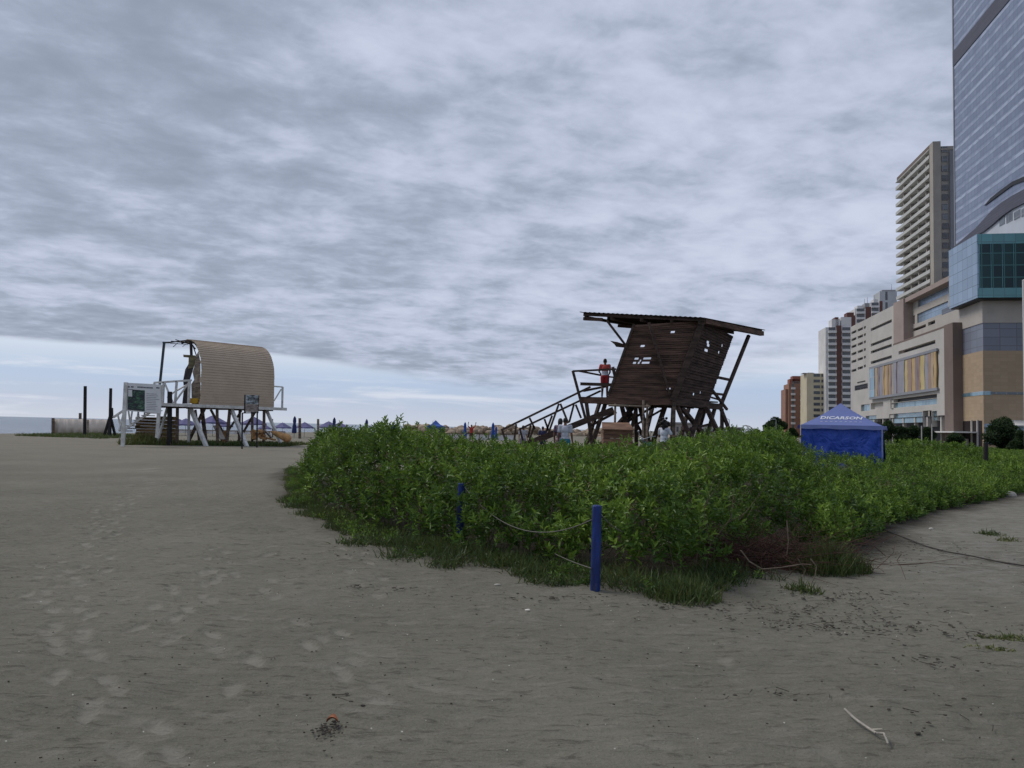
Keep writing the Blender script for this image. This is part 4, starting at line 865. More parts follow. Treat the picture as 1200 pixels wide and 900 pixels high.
def closed_umbrella():
    t = thing('closed_umbrella', (0, 0, 0), 'x', 'umbrella', 'closed beach umbrellas')
    MB().cyl((0, 0, -.1), (0, 0, 2.5), .035, .03, 8).build('pole', m_upole, t); b = MB(); n = 16; rings = ((.05, 2.46), (.16, 2.25), (.2, 1.9), (.15, 1.62), (.22, 1.4), (.28, .7), (.24, .55)); vs = []
    for r, z in rings:
        for i in range(n): q = r*(1 if i % 2 == 0 else .72); vs.append(Vector((math.cos(2*PI*i/n)*q, math.sin(2*PI*i/n)*q, z)))
    fs = [(k*n+i, (k+1)*n+i, (k+1)*n+(i+1) % n, k*n+(i+1) % n) for k in range(len(rings)-1) for i in range(n)]
    b.add(vs, fs, True); b.add(vs[:n], [tuple(range(n))]); b.build('canopy', m_navy, t); return t
ou = open_umbrella(); first = [True]
def put(src, flag, px, Y, label, ytop=None, hgt=2.45):
    x = W(px, 500, Y).x; loc = Vector((x, Y, h0(x, Y))); sc = 1
    if ytop: sc = (W(px, ytop, Y).z-loc.z)/hgt
    o = src if flag else dup(src, loc, label); o.location = loc; o['label'] = label; o.scale = (1 if sc > 1.3 else sc, 1 if sc > 1.3 else sc, sc); o.rotation_euler.z = random.uniform(0, 3); return o
ol = [(209, 84, 490, 'open faded purple umbrella under the left end of the curved hut, left of two'), (217.5, 82, 489.5, 'open faded purple umbrella under the left end of the curved hut, right of two'), (249.5, 80, 485.5, 'open purple umbrella with the highest peak, seen between the hut stilts'), (262, 86, 492.5, 'low open purple umbrella just right of the highest purple one under the hut'), (297, 80, 487.5, 'open purple umbrella seen behind the small picture sign'), (310, 90, 497, 'open purple umbrella seen past the right stilts of the curved hut'), (331, 88, 494.5, 'open faded purple umbrella left of the nearest closed umbrella, its right side hidden'), (357, 88, 494, 'open faded purple umbrella just right of the closed umbrella nearest the hut'), (385, 88, 493, 'open purple umbrella left of the second closed umbrella from the hut'), (398, 90, 494, 'open purple umbrella right of the second closed umbrella from the hut')]
for i, (px, Y, yt, lb) in enumerate(ol): put(ou, i == 0, px, Y, lb, yt, 2.5)
cu = closed_umbrella()
clo = [(345, 80, 487.5, 'closed dark umbrella nearest the right end of the curved hut'), (391.5, 82, 489, 'closed navy umbrella between two open purple umbrellas, second from the hut'), (429.5, 86, 491, 'closed navy umbrella half hidden behind the tall left sprigs'), (545, 85, 494.5, 'closed blue umbrella just left of the person in red'), (577.8, 84, 495, 'closed blue umbrella at the foot of the dark stairs, left of a close pair'), (581.5, 86, 499.5, 'lower closed blue umbrella, right of a close pair by the dark stairs')]
for i, (px, Y, yt, lb) in enumerate(clo):
    o = put(cu, i == 0, px, Y, lb, yt, 2.5)
    if px > 500:
        for ch in list(o.children):
            if 'canopy' in ch.name: ch.data = ch.data.copy(); ch.data.materials[0] = m_bcan
# blue gazebo with posts and small blue tent
def gazebo(px, Y, wpx, ytop, yeave, label, posts=True, name='beach_gazebo'):
    c = W(px, 500, Y); zg = h0(c.x, Y); t = thing(name, Vector((c.x, Y, zg)), label, 'gazebo', None); hw = wpx*Y/1800; zt3 = W(px, ytop, Y).z; ze_ = W(px, yeave, Y).z
    b = MB(); cs = [(-hw, -hw), (hw, -hw), (hw, hw), (-hw, hw)]; ap = Vector((c.x, Y, zt3)); ev = [Vector((c.x+a, Y+d, ze_)) for a, d in cs]; md = [e2.lerp(ap, .5)-Vector((0, 0, .12)) for e2 in ev]; vl = [e2-Vector((0, 0, .28)) for e2 in ev]
    vs = [ap]+md+ev+vl; fs = []
    for i in range(4): j = (i+1) % 4; fs += [(0, 1+i, 1+j), (1+i, 5+i, 5+j, 1+j), (5+i, 9+i, 9+j, 5+j)]
    b.add(vs, fs); b.build('canopy', m_bcan, t)
    for a, d in cs: MB().bar((c.x+a*.95, Y+d*.95, zg-.1), (c.x+a*.95, Y+d*.95, ze_), .08 if not posts else .09).build('post', m_bcan if posts else m_upole, t)
    if posts:
        for a, d in cs[1:2]: MB().box(c.x+a*.95-.35, c.x+a*.95+.03, Y+d*.95-.02, Y+d*.95+.30, zg, ze_-.2).build('rolled_curtain', m_bcan, t)
gazebo(510.5, 70, 20, 492.3, 499.5, 'blue beach gazebo with four posts, right of the tallest leafy sprig')
gazebo(461, 74, 13, 496.3, 502.5, 'small blue peaked beach tent between the two tall sprigs', False, 'beach_tent')
gazebo(595, 95, 9, 497, 500, 'tiny blue beach canopy at the foot of the dark stairs', False, 'beach_tent') if False else None
# pale low cloth barrier and rock breakwater
m_cloth = mat('white_barrier_cloth', (.62, .62, .62), .9, .08, .5)
def barrier(px0, px1, yt0, yt1, Y, label, m=m_cloth, name='cloth_barrier'):
    t = thing(name, Vector((W(px0, 500, Y).x, Y, 0)), label, 'barrier'); b = MB(); n = 20
    for i in range(n):
        xa, xb = lin(i/n, px0, px1, 0, 1), lin((i+.985)/n, px0, px1, 0, 1); a, c = W(xa, lin(i/n, yt0, yt1, 0, 1), Y), W(xb, lin(i/n, yt0, yt1, 0, 1), Y+.15*math.sin(i*2.1))
        b.box8([Vector((a.x, a.y, h0(a.x, a.y))), Vector((c.x, c.y, h0(c.x, c.y))), Vector((c.x, c.y+.05, h0(c.x, c.y))), Vector((a.x, a.y+.05, h0(a.x, a.y))), a, c, c+Vector((0, .05, 0)), a+Vector((0, .05, 0))])
    b.build('cloth', m, t)
    for i in range(0, 9): q = W(lin(i/8, px0, px1, 0, 1), lin(i/8, yt0, yt1, 0, 1)-.8, Y-.1); MB().bar((q.x, q.y, h0(q.x, q.y)-.1), q, .09).build('stake', m_brown, t)
    MB().bar(W(px0, yt0-.6, Y-.08), W(px1, yt1-.6, Y-.08), .10).build('top_rail', m_brown, t)
barrier(520, 604, 508.3, 510, 96, 'low white cloth barrier with a dark rail behind the closed blue umbrellas')
barrier(186, 334, 503.8, 506.5, 98, 'low white cloth strip on the sand behind the stilts of the curved hut')
m_rock = mat('breakwater_rock', (.30, .235, .17), .95, .35, .8, .6, 4)
b = MB()
for i in range(560):
    px = random.uniform(478, 745); Y = random.gauss(190, 3); q = W(px, 503+(px-600)*.023, Y); hgt = random.uniform(0, .95); top = W(px, 500.6+.6*math.sin(px*.05)+(px-600)*.023, Y).z
    z = -1+(top+1)*hgt; r = random.uniform(.5, 1.1); i0 = len(b.v); b.sph((q.x, Y-(1-hgt)*4, z-.2), (r*1.3, r, r*.8), 7, 5)
    for v_ in b.v[i0:]: v_ += Vector((noise.noise(v_*.9), noise.noise(v_*.9+Vector((9, 0, 0))), noise.noise(v_*.9+Vector((0, 9, 0)))))*.45
b.build('b', m_rock); o = bpy.data.objects['b']; o.name = 'rock_breakwater'; tag(o, 'long low brown rock breakwater on the horizon behind the blue umbrellas', 'breakwater', kind='stuff')
# ------------------------------------------------------------------ people
def remesh(b, name, m, parent, vox):
    o = b.build(name, m, parent); md = o.modifiers.new('r', 'REMESH'); md.mode = 'VOXEL'; md.voxel_size = vox; md.use_smooth_shade = True
    s2 = o.modifiers.new('s', 'SMOOTH'); s2.factor = .5; s2.iterations = 3
    dg = bpy.context.evaluated_depsgraph_get(); me = bpy.data.meshes.new_from_object(o.evaluated_get(dg)); o.modifiers.clear(); old = o.data; o.data = me; bpy.data.meshes.remove(old); me.name = name
    if not me.materials: me.materials.append(m)
    return o
def cap(b, p, q, r0, r1): b.cyl(p, q, r0, r1, 12); b.sph(p, r0, 12, 8); b.sph(q, r1, 12, 8)
def cloth(name, c, var=.15): return mat(name, c, .85, var, 6)
m_skin = mat('brown_skin', (.16, .085, .055), .55, .1, 5); m_hair = mat('dark_hair', (.012, .010, .009), .7, .3, 20)
def person(loc, rz, label, top, bottom, hgt=1.7, pose=None, hair='short', vox=.012, sleeves=True, legs='short', group=None, dress=None, topdetail=None):
    s = hgt/1.72; J = dict(sh=[(-.18, 0, 1.42), (.18, 0, 1.42)], el=[(-.23, .02, 1.13), (.23, .02, 1.13)], wr=[(-.25, -.05, .88), (.25, -.05, .88)], hip=[(-.09, 0, .92), (.09, 0, .92)], kn=[(-.10, -.02, .50), (.10, -.02, .50)], an=[(-.11, .02, .09), (.11, .02, .09)], head=(0, -.015, 1.60), chest=(0, 0, 1.30), pel=(0, 0, .98), toe=[(0, -.15), (0, -.15)])
    if pose: J.update(pose)
    V_ = lambda p: Vector(p)*s
    t = thing('person', loc, label, 'person', group, rz)
    hd = Vector(J['head']); ch = Vector(J['chest']); pl = Vector(J['pel'])
    b = MB(); hr = (hd-ch).normalized()
    b.sph(V_(hd), (.076*s, .094*s, .115*s), 16, 12); b.sph(V_(hd+Vector((0, -.035, -.06))), (.05*s, .055*s, .055*s)); cap(b, V_(ch+Vector((0, .01, .13))), V_(hd+Vector((0, .012, -.08))), .062*s, .052*s)
    b.sph(V_(hd+Vector((0, -.095, -.012))), (.014*s, .022*s, .026*s)); b.sph(V_(hd+Vector((0, -.082, -.062))), (.028*s, .014*s, .012*s))
    for sg in (-1, 1): b.sph(V_(hd+Vector((sg*.077, .008, -.01))), (.012*s, .022*s, .032*s)); b.sph(V_(hd+Vector((sg*.032, -.078, .018))), (.018*s, .014*s, .012*s))
    b.sph(V_(ch), (.155*s, .10*s, .17*s), 14, 10); b.sph(V_(ch.lerp(pl, .55)), (.125*s, .088*s, .17*s), 14, 10); b.sph(V_(pl), (.155*s, .105*s, .13*s), 14, 10)
    for i in (0, 1):
        sh, el, wr, hp, kn, an = [Vector(J[k][i]) for k in ('sh', 'el', 'wr', 'hip', 'kn', 'an')]
        cap(b, V_(ch+Vector((0, 0, .09))), V_(sh), .07*s, .055*s); cap(b, V_(sh), V_(el), .052*s, .040*s); cap(b, V_(el), V_(wr), .040*s, .028*s)
        d = (wr-el).normalized(); side = d.cross(Vector((0, 1, .2))).normalized(); pm = wr+d*.075; pn = d.cross(side).normalized()
        cap(b, V_(wr), V_(wr+d*.04), .028*s, .03*s)
        for f in range(4):
            o0 = wr+d*.05+side*(.026*(f-1.5)*.75); k = o0+d*.045; tp = k+(d*.035+pn*.014)*(1.0, 1.1, 1.0, .8)[f]; cap(b, V_(o0), V_(k), .0125*s, .0115*s); cap(b, V_(k), V_(tp), .0115*s, .010*s)
        th0 = wr+d*.02+side*-.028; cap(b, V_(th0), V_(th0+d*.035-side*.025), .014*s, .012*s); cap(b, V_(th0+d*.035-side*.025), V_(th0+d*.06-side*.028), .012*s, .011*s)
        cap(b, V_(pl+(hp-pl)*.8), V_(hp), .10*s, .092*s); cap(b, V_(hp), V_(kn), .092*s, .062*s); cap(b, V_(kn), V_(an), .060*s, .042*s)
        c1 = kn.lerp(an, .28); b.sph(V_(c1+Vector((0, .02, 0))), (.05*s, .055*s, .09*s)); tx, ty = J['toe'][i]
        cap(b, V_(an+Vector((0, .03, -.045))), V_(an+Vector((tx, ty, -.055))), .036*s, .028*s)
    remesh(b, 'body', m_skin, t, vox)
    # hair
    b = MB()
    if hair == 'short': b.sph(V_(hd+Vector((0, .018, .03))), (.083*s, .092*s, .10*s), 14, 10)
    elif hair == 'big': b.sph(V_(hd+Vector((0, .04, .03))), (.15*s, .145*s, .16*s), 14, 10); [b.sph(V_(hd+Vector((random.gauss(0, .085), .05+random.gauss(0, .07), .04+random.gauss(0, .09)))), .05*s, 8, 6) for _ in range(40)]
    else: b.sph(V_(hd+Vector((0, .022, .03))), (.086*s, .095*s, .102*s), 14, 10); cap(b, V_(hd+Vector((0, .075, 0))), V_(hd+Vector((0, .10, -.22))), .07*s, .045*s)
    remesh(b, 'hair', m_hair, t, .014)
    b = MB()
    b.sph(V_(ch), (.172*s, .118*s, .18*s), 14, 10); b.sph(V_(ch.lerp(pl, .55)), (.148*s, .11*s, .18*s), 14, 10); b.sph(V_(pl+Vector((0, 0, .02))), (.168*s, .12*s, .10*s), 14, 10)
    for i in (0, 1):
        sh, el = Vector(J['sh'][i]), Vector(J['el'][i]); cap(b, V_(ch+Vector((0, 0, .08))), V_(sh), .085*s, .07*s)
        if sleeves: cap(b, V_(sh), V_(sh.lerp(el, .6)), .07*s, .062*s)
    if dress: b.cyl(V_(pl), V_(Vector((pl.x, pl.y, .55))), .17*s, .26*s, 14)
    remesh(b, 'dress' if dress else 'shirt', top, t, .016)
    if not dress:
        b = MB(); b.sph(V_(pl+Vector((0, 0, -.02))), (.175*s, .125*s, .12*s), 14, 10)
        for i in (0, 1):
            hp, kn, an = Vector(J['hip'][i]), Vector(J['kn'][i]), Vector(J['an'][i])
            if legs == 'short': cap(b, V_(hp), V_(hp.lerp(kn, .55)), .105*s, .095*s)
            else: cap(b, V_(hp), V_(kn), .105*s, .074*s); cap(b, V_(kn), V_(kn.lerp(an, .93)), .074*s, .06*s)
        remesh(b, 'shorts' if legs == 'short' else 'trousers', bottom, t, .016)
    return t
# person on the tower, seen from behind; white shirt with red shoulders
mt, nt, b_ = newmat('red_and_white_shirt'); sx_, sy_, sz_ = nt.sep(nt.coord()); z0 = 0
nt.put(b_.inputs['Base Color'], nt.mix(nt.ss(sz_, 1.14, 1.20), (.52, .54, .62), (.42, .07, .06))); b_.inputs['Roughness'].default_value = .9
q = W(708.5, 465, 33.4); person(Vector((q.x, 33.4, dz+.0)), PI*.93, 'person in red and white shirt and red shorts standing on the dark tower', mt, cloth('red_shorts', (.33, .025, .03)), 1.72, dict(el=[(-.22, .0, 1.14), (.26, -.06, 1.16)], wr=[(-.14, -.2, 1.02), (.20, -.26, 1.06)]), vox=.010)
def pp(px, Y, rz, label, **k):
    x = W(px, 510, Y).x; return person(Vector((x, Y, h0(x, Y))), rz, label, **k)
mp_, nt, b_ = newmat('dark_patterned_cloth'); nt.put(b_.inputs['Base Color'], nt.mix(nt.ss(nt.noise(nt.coord(), 14, 3), .45, .55), (.03, .03, .08), (.16, .07, .10)))
pp(656.5, 27.2, 2.6, 'woman in a dark patterned dress with long dark hair standing behind the shrubs', top=mp_, bottom=None, hgt=1.70, hair='long', dress=True)
pp(662.3, 26.6, 2.9, 'person in white shirt and teal shorts beside the woman in the dark dress', top=cloth('white_shirt', (.45, .46, .52)), bottom=cloth('teal_shorts', (.02, .16, .22)), hgt=1.72)
pp(778.3, 25.3, 2.2, 'person in a white shirt with big round dark hair, behind the shrubs', top=cloth('pale_shirt', (.5, .53, .6)), bottom=cloth('dark_trousers', (.03, .03, .04)), hgt=1.66, hair='big', pose=dict(head=(0, -.06, 1.56), el=[(-.28, -.1, 1.18), (.30, -.08, 1.18)], wr=[(-.22, -.3, 1.2), (.34, -.28, 1.25)]), legs='long')
pp(613, 44, .3, 'person in a grey shirt standing on the sand, seen through the stair rails', top=cloth('grey_shirt', (.33, .34, .38)), bottom=cloth('grey_trousers', (.2, .19, .2)), hgt=1.75, legs='long', vox=.02)
pp(636, 47, 2.9, 'person in navy clothes standing in the distance behind the stair rails', top=cloth('navy_shirt', (.02, .025, .07)), bottom=cloth('navy_shorts', (.02, .025, .06)), hgt=1.72, vox=.02)
up = dict(el=[(-.33, -.02, 1.58), (.33, -.02, 1.58)], wr=[(-.30, -.05, 1.84), (.37, -.05, 1.83)], sh=[(-.18, 0, 1.45), (.18, 0, 1.45)])
pp(552.3, 75, .2, 'person in a red top with both arms raised, between closed blue umbrellas', top=cloth('red_top', (.35, .035, .03)), bottom=cloth('brown_shorts', (.08, .04, .03)), hgt=1.85, pose=up, vox=.02)
pp(813, 44, .2, 'distant person in white shirt seen between the tower legs, left of two', top=cloth('white_tee', (.55, .57, .6)), bottom=cloth('blue_trousers', (.05, .07, .15)), hgt=1.7, legs='long', vox=.02)
pp(834.5, 46, .4, 'person in a white top in the distance between the tower legs, right of two', top=cloth('cream_tee', (.6, .58, .55)), bottom=cloth('black_shorts', (.02, .02, .02)), hgt=1.68, vox=.02)
# motorcycle half hidden behind the shrubs
m_teal = mat('teal_metal', (.02, .10, .11), .35, .2, 4); m_tyre = mat('black_rubber', (.015, .015, .015), .8, .2, 6); m_chr = mat('grey_metal', (.3, .31, .33), .35, .2, 5, metal=.8)
x = W(765.5, 510, 26.5).x; mo = thing('motorcycle', (x, 26.5, h0(x, 26.5)), 'teal and black motorcycle parked behind the shrubs, beside the person with big round hair', 'motorcycle', rz=.5)
for dx in (-.62, .62):
    wl = bpy.data.objects; b = MB(); ring = [Vector((dx+math.cos(2*PI*i/20)*.27, 0, .30+math.sin(2*PI*i/20)*.27)) for i in range(21)]; tr = b.tube(ring, .045, 8).build('wheel', m_tyre, mo)
    b = MB()
    for i in range(8): b.cyl((dx, 0, .3), (dx+math.cos(PI*i/4)*.25, 0, .3+math.sin(PI*i/4)*.25), .008, n=5)
    b.cyl((dx, -.05, .3), (dx, .05, .3), .05, n=10); b.build('spokes', m_chr, tr)
b = MB(); b.sph((-.12, 0, .80), (.24, .13, .12), 14, 8); b.build('fuel_tank', m_teal, mo)
b = MB(); b.slab([(.08, -.12, .80), (.75, -.10, .86), (.75, .10, .86), (.08, .12, .80)], (0, 0, -.08)); fixn(b.build('seat', m_tyre, mo))
b = MB(); b.tube([(-.36, 0, .95), (-.50, 0, .6), (-.62, .06, .3)], .025, 8).tube([(-.36, 0, .9), (.0, 0, .68), (.5, 0, .76), (.62, 0, .3)], .025, 8).tube([(-.36, 0, .85), (-.25, 0, .35), (.15, 0, .30), (.62, 0, .32)], .025, 8).box(-.2, .15, -.12, .12, .32, .60); b.build('frame', m_teal, mo)
MB().tube([(-.2, -.38, 1.12), (-.34, -.3, 1.1), (-.38, 0, 1.02), (-.34, .3, 1.1), (-.2, .38, 1.12)], .014, 8).build('handlebar', m_chr, mo)
for sg in (-1, 1): b = MB(); b.cyl((-.34, sg*.26, 1.08), (-.37, sg*.34, 1.26), .008, n=6).sph((-.37, sg*.35, 1.28), (.015, .06, .04)); b.build('mirror', m_chr, mo)
MB().sph((-.50, 0, .98), (.09, .09, .09)).build('headlight', m_chr, mo)
# ------------------------------------------------------------------ blue canopy tent
mtt, nt, b_ = newmat('blue_tent_roof'); co = nt.coord(); f_ = nt.noise(co, 1.2, 5)
nt.put(b_.inputs['Base Color'], nt.mix(f_, (.10, .135, .33), (.15, .19, .42))); b_.inputs['Roughness'].default_value = .6
mtw, nt, b_ = newmat('blue_tent_wall'); co = nt.coord(); nt.put(b_.inputs['Base Color'], nt.mix(nt.noise(co, .9, 4), (.008, .045, .31), (.012, .07, .45))); b_.inputs['Roughness'].default_value = .55
bn = nt.n.new('ShaderNodeBump'); bn.inputs['Strength'].default_value = .8; bn.inputs['Distance'].default_value = .25; nt.put(bn.inputs['Height'], nt.noise(nt.vm('MULTIPLY', co, (1, 1, .7)), 1.7, 4, .5, 1.6)); nt.put(b_.inputs['Normal'], bn.outputs[0])
EL = W(938.5, 497.8, 28.4); ta_ = math.radians(22); ex = Vector((math.cos(ta_), -math.sin(ta_), 0)); wid = 2.76; ER = EL+ex*wid; AP = W(985, 472.5, 29.16)
ey = Vector((-ex.y, ex.x, 0)); zE = (EL.z+ER.z)/2
ctr = (EL+ER)/2+ey*wid/2; zg = h0(ctr.x, ctr.y)
tent = thing('canopy_tent', Vector((ctr.x, ctr.y, zg)), 'blue canopy tent with pale lettering on its roof and bright blue side walls', 'tent')
def TP(a, c, z): return Vector((EL.x, EL.y, 0))+ex*a*wid+ey*c*wid+Vector((0, 0, z))
b = MB(); n = 10; apx = .48; za = AP.z
def roofz(u, v):                       # u,v in 0..1 ; slightly sagging hip roof
    r = max(abs(u-.5), abs(v-.5))*2; return zE+(za-zE)*(1-r)**1.0-.05*math.sin(PI*r)
G_ = 24; vs = [TP(i/G_, j/G_, roofz(i/G_, j/G_)) for j in range(G_+1) for i in range(G_+1)]
fs = [(j*(G_+1)+i, j*(G_+1)+i+1, (j+1)*(G_+1)+i+1, (j+1)*(G_+1)+i) for j in range(G_) for i in range(G_)]
b.add(vs, fs); b.add([v_-Vector((0, 0, .01)) for v_ in vs], [f[::-1] for f in fs]); roof_o = b.build('roof', mtt, tent)
b = MB()
for (a0, c0, a1, c1) in ((0, 0, 1, 0), (1, 0, 1, 1), (1, 1, 0, 1), (0, 1, 0, 0)):
    N3 = 20; vv = []
    for i in range(N3+1):
        k = i/N3; a_, c_ = a0+(a1-a0)*k, c0+(c1-c0)*k; o = .012*math.sin(i*1.3); nx_, ny_ = (c1-c0), -(a1-a0)
        vv += [TP(a_+nx_*.035, c_+ny_*.035, zE+.01), TP(a_+nx_*(.045+o*.3), c_+ny_*(.045+o*.3), zE-.13-.015*math.sin(i*.8))]
    b.add(vv, [(2*i, 2*i+1, 2*i+3, 2*i+2) for i in range(N3)], True)
b.build('valance', mtt, tent)
def sheetwall(name, a0, c0, a1, c1, flare=0, amp=.03, n_=40, r_=14):
    b = MB(); vv = []; nx_, ny_ = (c1-c0), -(a1-a0)
    for j in range(r_+1):
        for i in range(n_+1):
            k = i/n_; h_ = j/r_; o = -.012+amp*(h_**1.5)*(math.sin(i*.55+h_*2)+.6*math.sin(i*1.21+1+h_*4))*.33+.006*math.sin(h_*7+i*.3); sw = .10*math.sin(k*5)*h_*0
            a_, c_ = a0+(a1-a0)*k+nx_*(o+flare*h_), c0+(c1-c0)*k+ny_*(o+flare*h_); vv.append(TP(a_, c_, (zE-.03)*(1-h_)+zg*h_+.0))
    b.add(vv, [(j*(n_+1)+i, (j+1)*(n_+1)+i, (j+1)*(n_+1)+i+1, j*(n_+1)+i+1) for j in range(r_) for i in range(n_)], True)
    return b.build(name, mtw, tent)
sheetwall('wall_panel', 0, 0, .93, 0, .01, .09); sheetwall('wall_panel', 0, 1, 0, 0, .0); sheetwall('wall_panel', 1, 1, 0, 1, .0); sheetwall('wall_panel', .93, 0, 1.0, .02, .06, .06, 8); sheetwall('wall_panel', 1.0, .02, 1, .5, .09, .07, 12)
for a_, c_ in ((.02, .02), (.98, .02), (.98, .98), (.02, .98)): MB().bar(TP(a_, c_, zg-.05), TP(a_, c_, zE), .04).build('pole', m_chr, tent)
m_letter = mat('pale_print', (.62, .64, .70), .8, .08, 3)
def text_mesh(txt, size, shear=0, ext=.004, bold=0):
    cu_ = bpy.data.curves.new('t', 'FONT'); cu_.body = txt; cu_.size = size; cu_.extrude = ext; cu_.shear = shear; cu_.offset = bold; cu_.resolution_u = 2
    o = bpy.data.objects.new('t', cu_); COL.objects.link(o); dg = bpy.context.evaluated_depsgraph_get(); me = bpy.data.meshes.new_from_object(o.evaluated_get(dg)); bpy.data.objects.remove(o); return me
def on_roof(me, u0, slope_y, name, parent, m):     # lay text on the front roof slope
    o3 = ORG[parent.name]
    L3 = (za-zE); run = wid/2
    for v_ in me.vertices:
        a_ = u0+v_.co.x/wid; c_ = slope_y+v_.co.y/wid*.84; p = TP(a_, c_, roofz(min(max(a_, 0), 1), c_)+.012+v_.co.z); r = c_; v_.co = p-o3
    me.name = name; o = bpy.data.objects.new(name, me); COL.objects.link(o); me.materials.clear(); me.materials.append(m); o.parent = parent; ORG[o.name] = o3; return o
me = text_mesh('DICARSON', .22, .2, .003, .006); xs_ = [v_.co.x for v_ in me.vertices]; k = 1.45/(max(xs_)-min(xs_))
for v_ in me.vertices: v_.co.x *= k; v_.co.y *= 1.35
on_roof(me, .235, .155, 'lettering', tent, m_letter)
b = MB(); 
me = text_mesh('- - - - - - - - -', .12, 0, .002, .003); xs_ = [v_.co.x for v_ in me.vertices]; k = 1.4/(max(xs_)-min(xs_))
for v_ in me.vertices: v_.co.x *= k
on_roof(me, .24, .085, 'small_print', tent, m_letter)
# open end flap and a small tan box inside the corner
q = W(1025, 530, 27.6)
# ------------------------------------------------------------------ buildings
def fac(name, col, rough=.75, var=.08, dirt=True): return mat(name, col, rough, var, .15, 0, dirt=tuple(c*.6 for c in col) if dirt else None, dirtamt=.25)
m_cream = fac('cream_stone_cladding', (.43, .40, .365)); m_ivory = fac('ivory_stone_cladding', (.47, .45, .42)); m_bpil = fac('brown_stone_pillar', (.17, .13, .11)); m_rpil = fac('rose_brown_cladding', (.33, .265, .235))
m_dk = mat('painted_recess_shade', (.012, .013, .015), .5, .3, .3); m_grey = fac('grey_panel', (.24, .25, .28)); m_bw = fac('white_render', (.62, .61, .60)); m_brick = fac('red_brick', (.13, .058, .048)); m_brick2 = fac('orange_brick', (.28, .15, .105)); m_crm2 = fac('yellow_cream_render', (.52, .46, .33))  # m_dk puts the shade of openings and undersides into a near-black colour
m_conc = fac('roof_concrete', (.30, .30, .31)); m_redrf = fac('red_roof_tile', (.28, .10, .07))
def paneled(name, c, uw, vh, mortar=(.2, .18, .15), ms=.02, var=.12, rough=.7, metal=0, spec=.5, bump=.0, hue=None):
    m, nt, b = newmat(name); p = nt.coord(); uu = nt.m('ADD', nt.vm('DOT_PRODUCT', p, tuple(D_)), nt.vm('DOT_PRODUCT', p, tuple(E_))); sx, sy, sz = nt.sep(p)
    br = nt.n.new('ShaderNodeTexBrick'); nt.put(br.inputs['Vector'], nt.comb(uu, sz, 0)); br.offset = 0; br.inputs['Scale'].default_value = 1; br.inputs['Brick Width'].default_value = uw; br.inputs['Row Height'].default_value = vh; br.inputs['Mortar Size'].default_value = ms; br.inputs['Mortar Smooth'].default_value = .1
    c2 = hue or tuple(x_*(1+var) for x_ in c); nt.put(br.inputs['Color1'], tuple(x_*(1-var) for x_ in c)); nt.put(br.inputs['Color2'], c2); nt.put(br.inputs['Mortar'], mortar)
    nt.put(b.inputs['Base Color'], nt.mix(nt.m('MULTIPLY', nt.noise(p, .06, 4), .35), br.outputs[0], tuple(x_*.6 for x_ in c))); b.inputs['Roughness'].default_value = rough; b.inputs['Metallic'].default_value = metal; b.inputs['Specular IOR Level'].default_value = spec
    return m
m_tanb = paneled('tan_stone_tile', (.40, .30, .20), 1.1, .55, (.37, .26, .15), .02, .08)
m_gpan = paneled('grey_blue_panel', (.20, .22, .28), 2.4, 1.35, (.12, .13, .16), .05, .10, .4)
m_bglass = paneled('pale_blue_glass', (.30, .40, .52), 1.9, 1.7, (.16, .20, .26), .05, .12, .25, .35)
m_tglass = paneled('teal_glass', (.020, .085, .095), 1.6, 1.9, (.05, .16, .17), .09, .4, .4, .0, .35, hue=(.008, .022, .035))
m_tband = paneled('teal_spandrel_glass', (.10, .27, .30), 1.6, 1.4, (.08, .15, .16), .04, .12, .2, .2)
m_aqua = paneled('aqua_window_glass', (.16, .30, .38), 1.5, 3, (.35, .38, .4), .08, .3, .15, .3, .8, hue=(.26, .42, .50))
m_win = paneled('dark_window_glass', (.03, .035, .045), 1.4, 1.2, (.10, .10, .11), .06, .5, .15, 0, .8)
m_wing = paneled('grey_window_glass', (.10, .12, .14), 1.5, 1.5, (.22, .22, .23), .08, .4, .2, .1, .8)
# glass tower skin: floors of three strips with random panes
mgt, nt, b = newmat('striped_tower_glass'); p = nt.coord(); uu = nt.m('ADD', nt.vm('DOT_PRODUCT', p, tuple(D_)), nt.vm('DOT_PRODUCT', p, tuple(E_))); sx, sy, sz = nt.sep(p)
br = nt.n.new('ShaderNodeTexBrick'); nt.put(br.inputs['Vector'], nt.comb(uu, sz, 0)); br.offset = 0; br.inputs['Scale'].default_value = 1; br.inputs['Brick Width'].default_value = 1.5; br.inputs['Row Height'].default_value = 1.15; br.inputs['Mortar Size'].default_value = .035
nt.put(br.inputs['Color1'], (.19, .225, .32)); nt.put(br.inputs['Color2'], (.24, .28, .38)); nt.put(br.inputs['Mortar'], (.10, .13, .20))
fr_ = nt.m('FRACT', nt.m('DIVIDE', sz, 2.3)); band = nt.m('MULTIPLY', nt.ss(fr_, .02, .05), nt.m('SUBTRACT', 1.0, nt.ss(fr_, .30, .33)))
fr2 = nt.m('FRACT', nt.m('DIVIDE', sz, 10.35)); band = nt.m('MULTIPLY', band, nt.m('SUBTRACT', 1.0, nt.m('MULTIPLY', nt.ss(fr2, .32, .34), .4)))
rn = nt.noise(nt.comb(nt.m('DIVIDE', uu, 3.0), nt.m('DIVIDE', sz, 1.2), 0), 1.0, 3)
nt.put(b.inputs['Base Color'], nt.mix(nt.m('MULTIPLY', band, nt.m('ADD', .3, nt.ss(rn, .35, .65))), br.outputs[0], (.44, .49, .60))); b.inputs['Roughness'].default_value = .28; b.inputs['Metallic'].default_value = .35
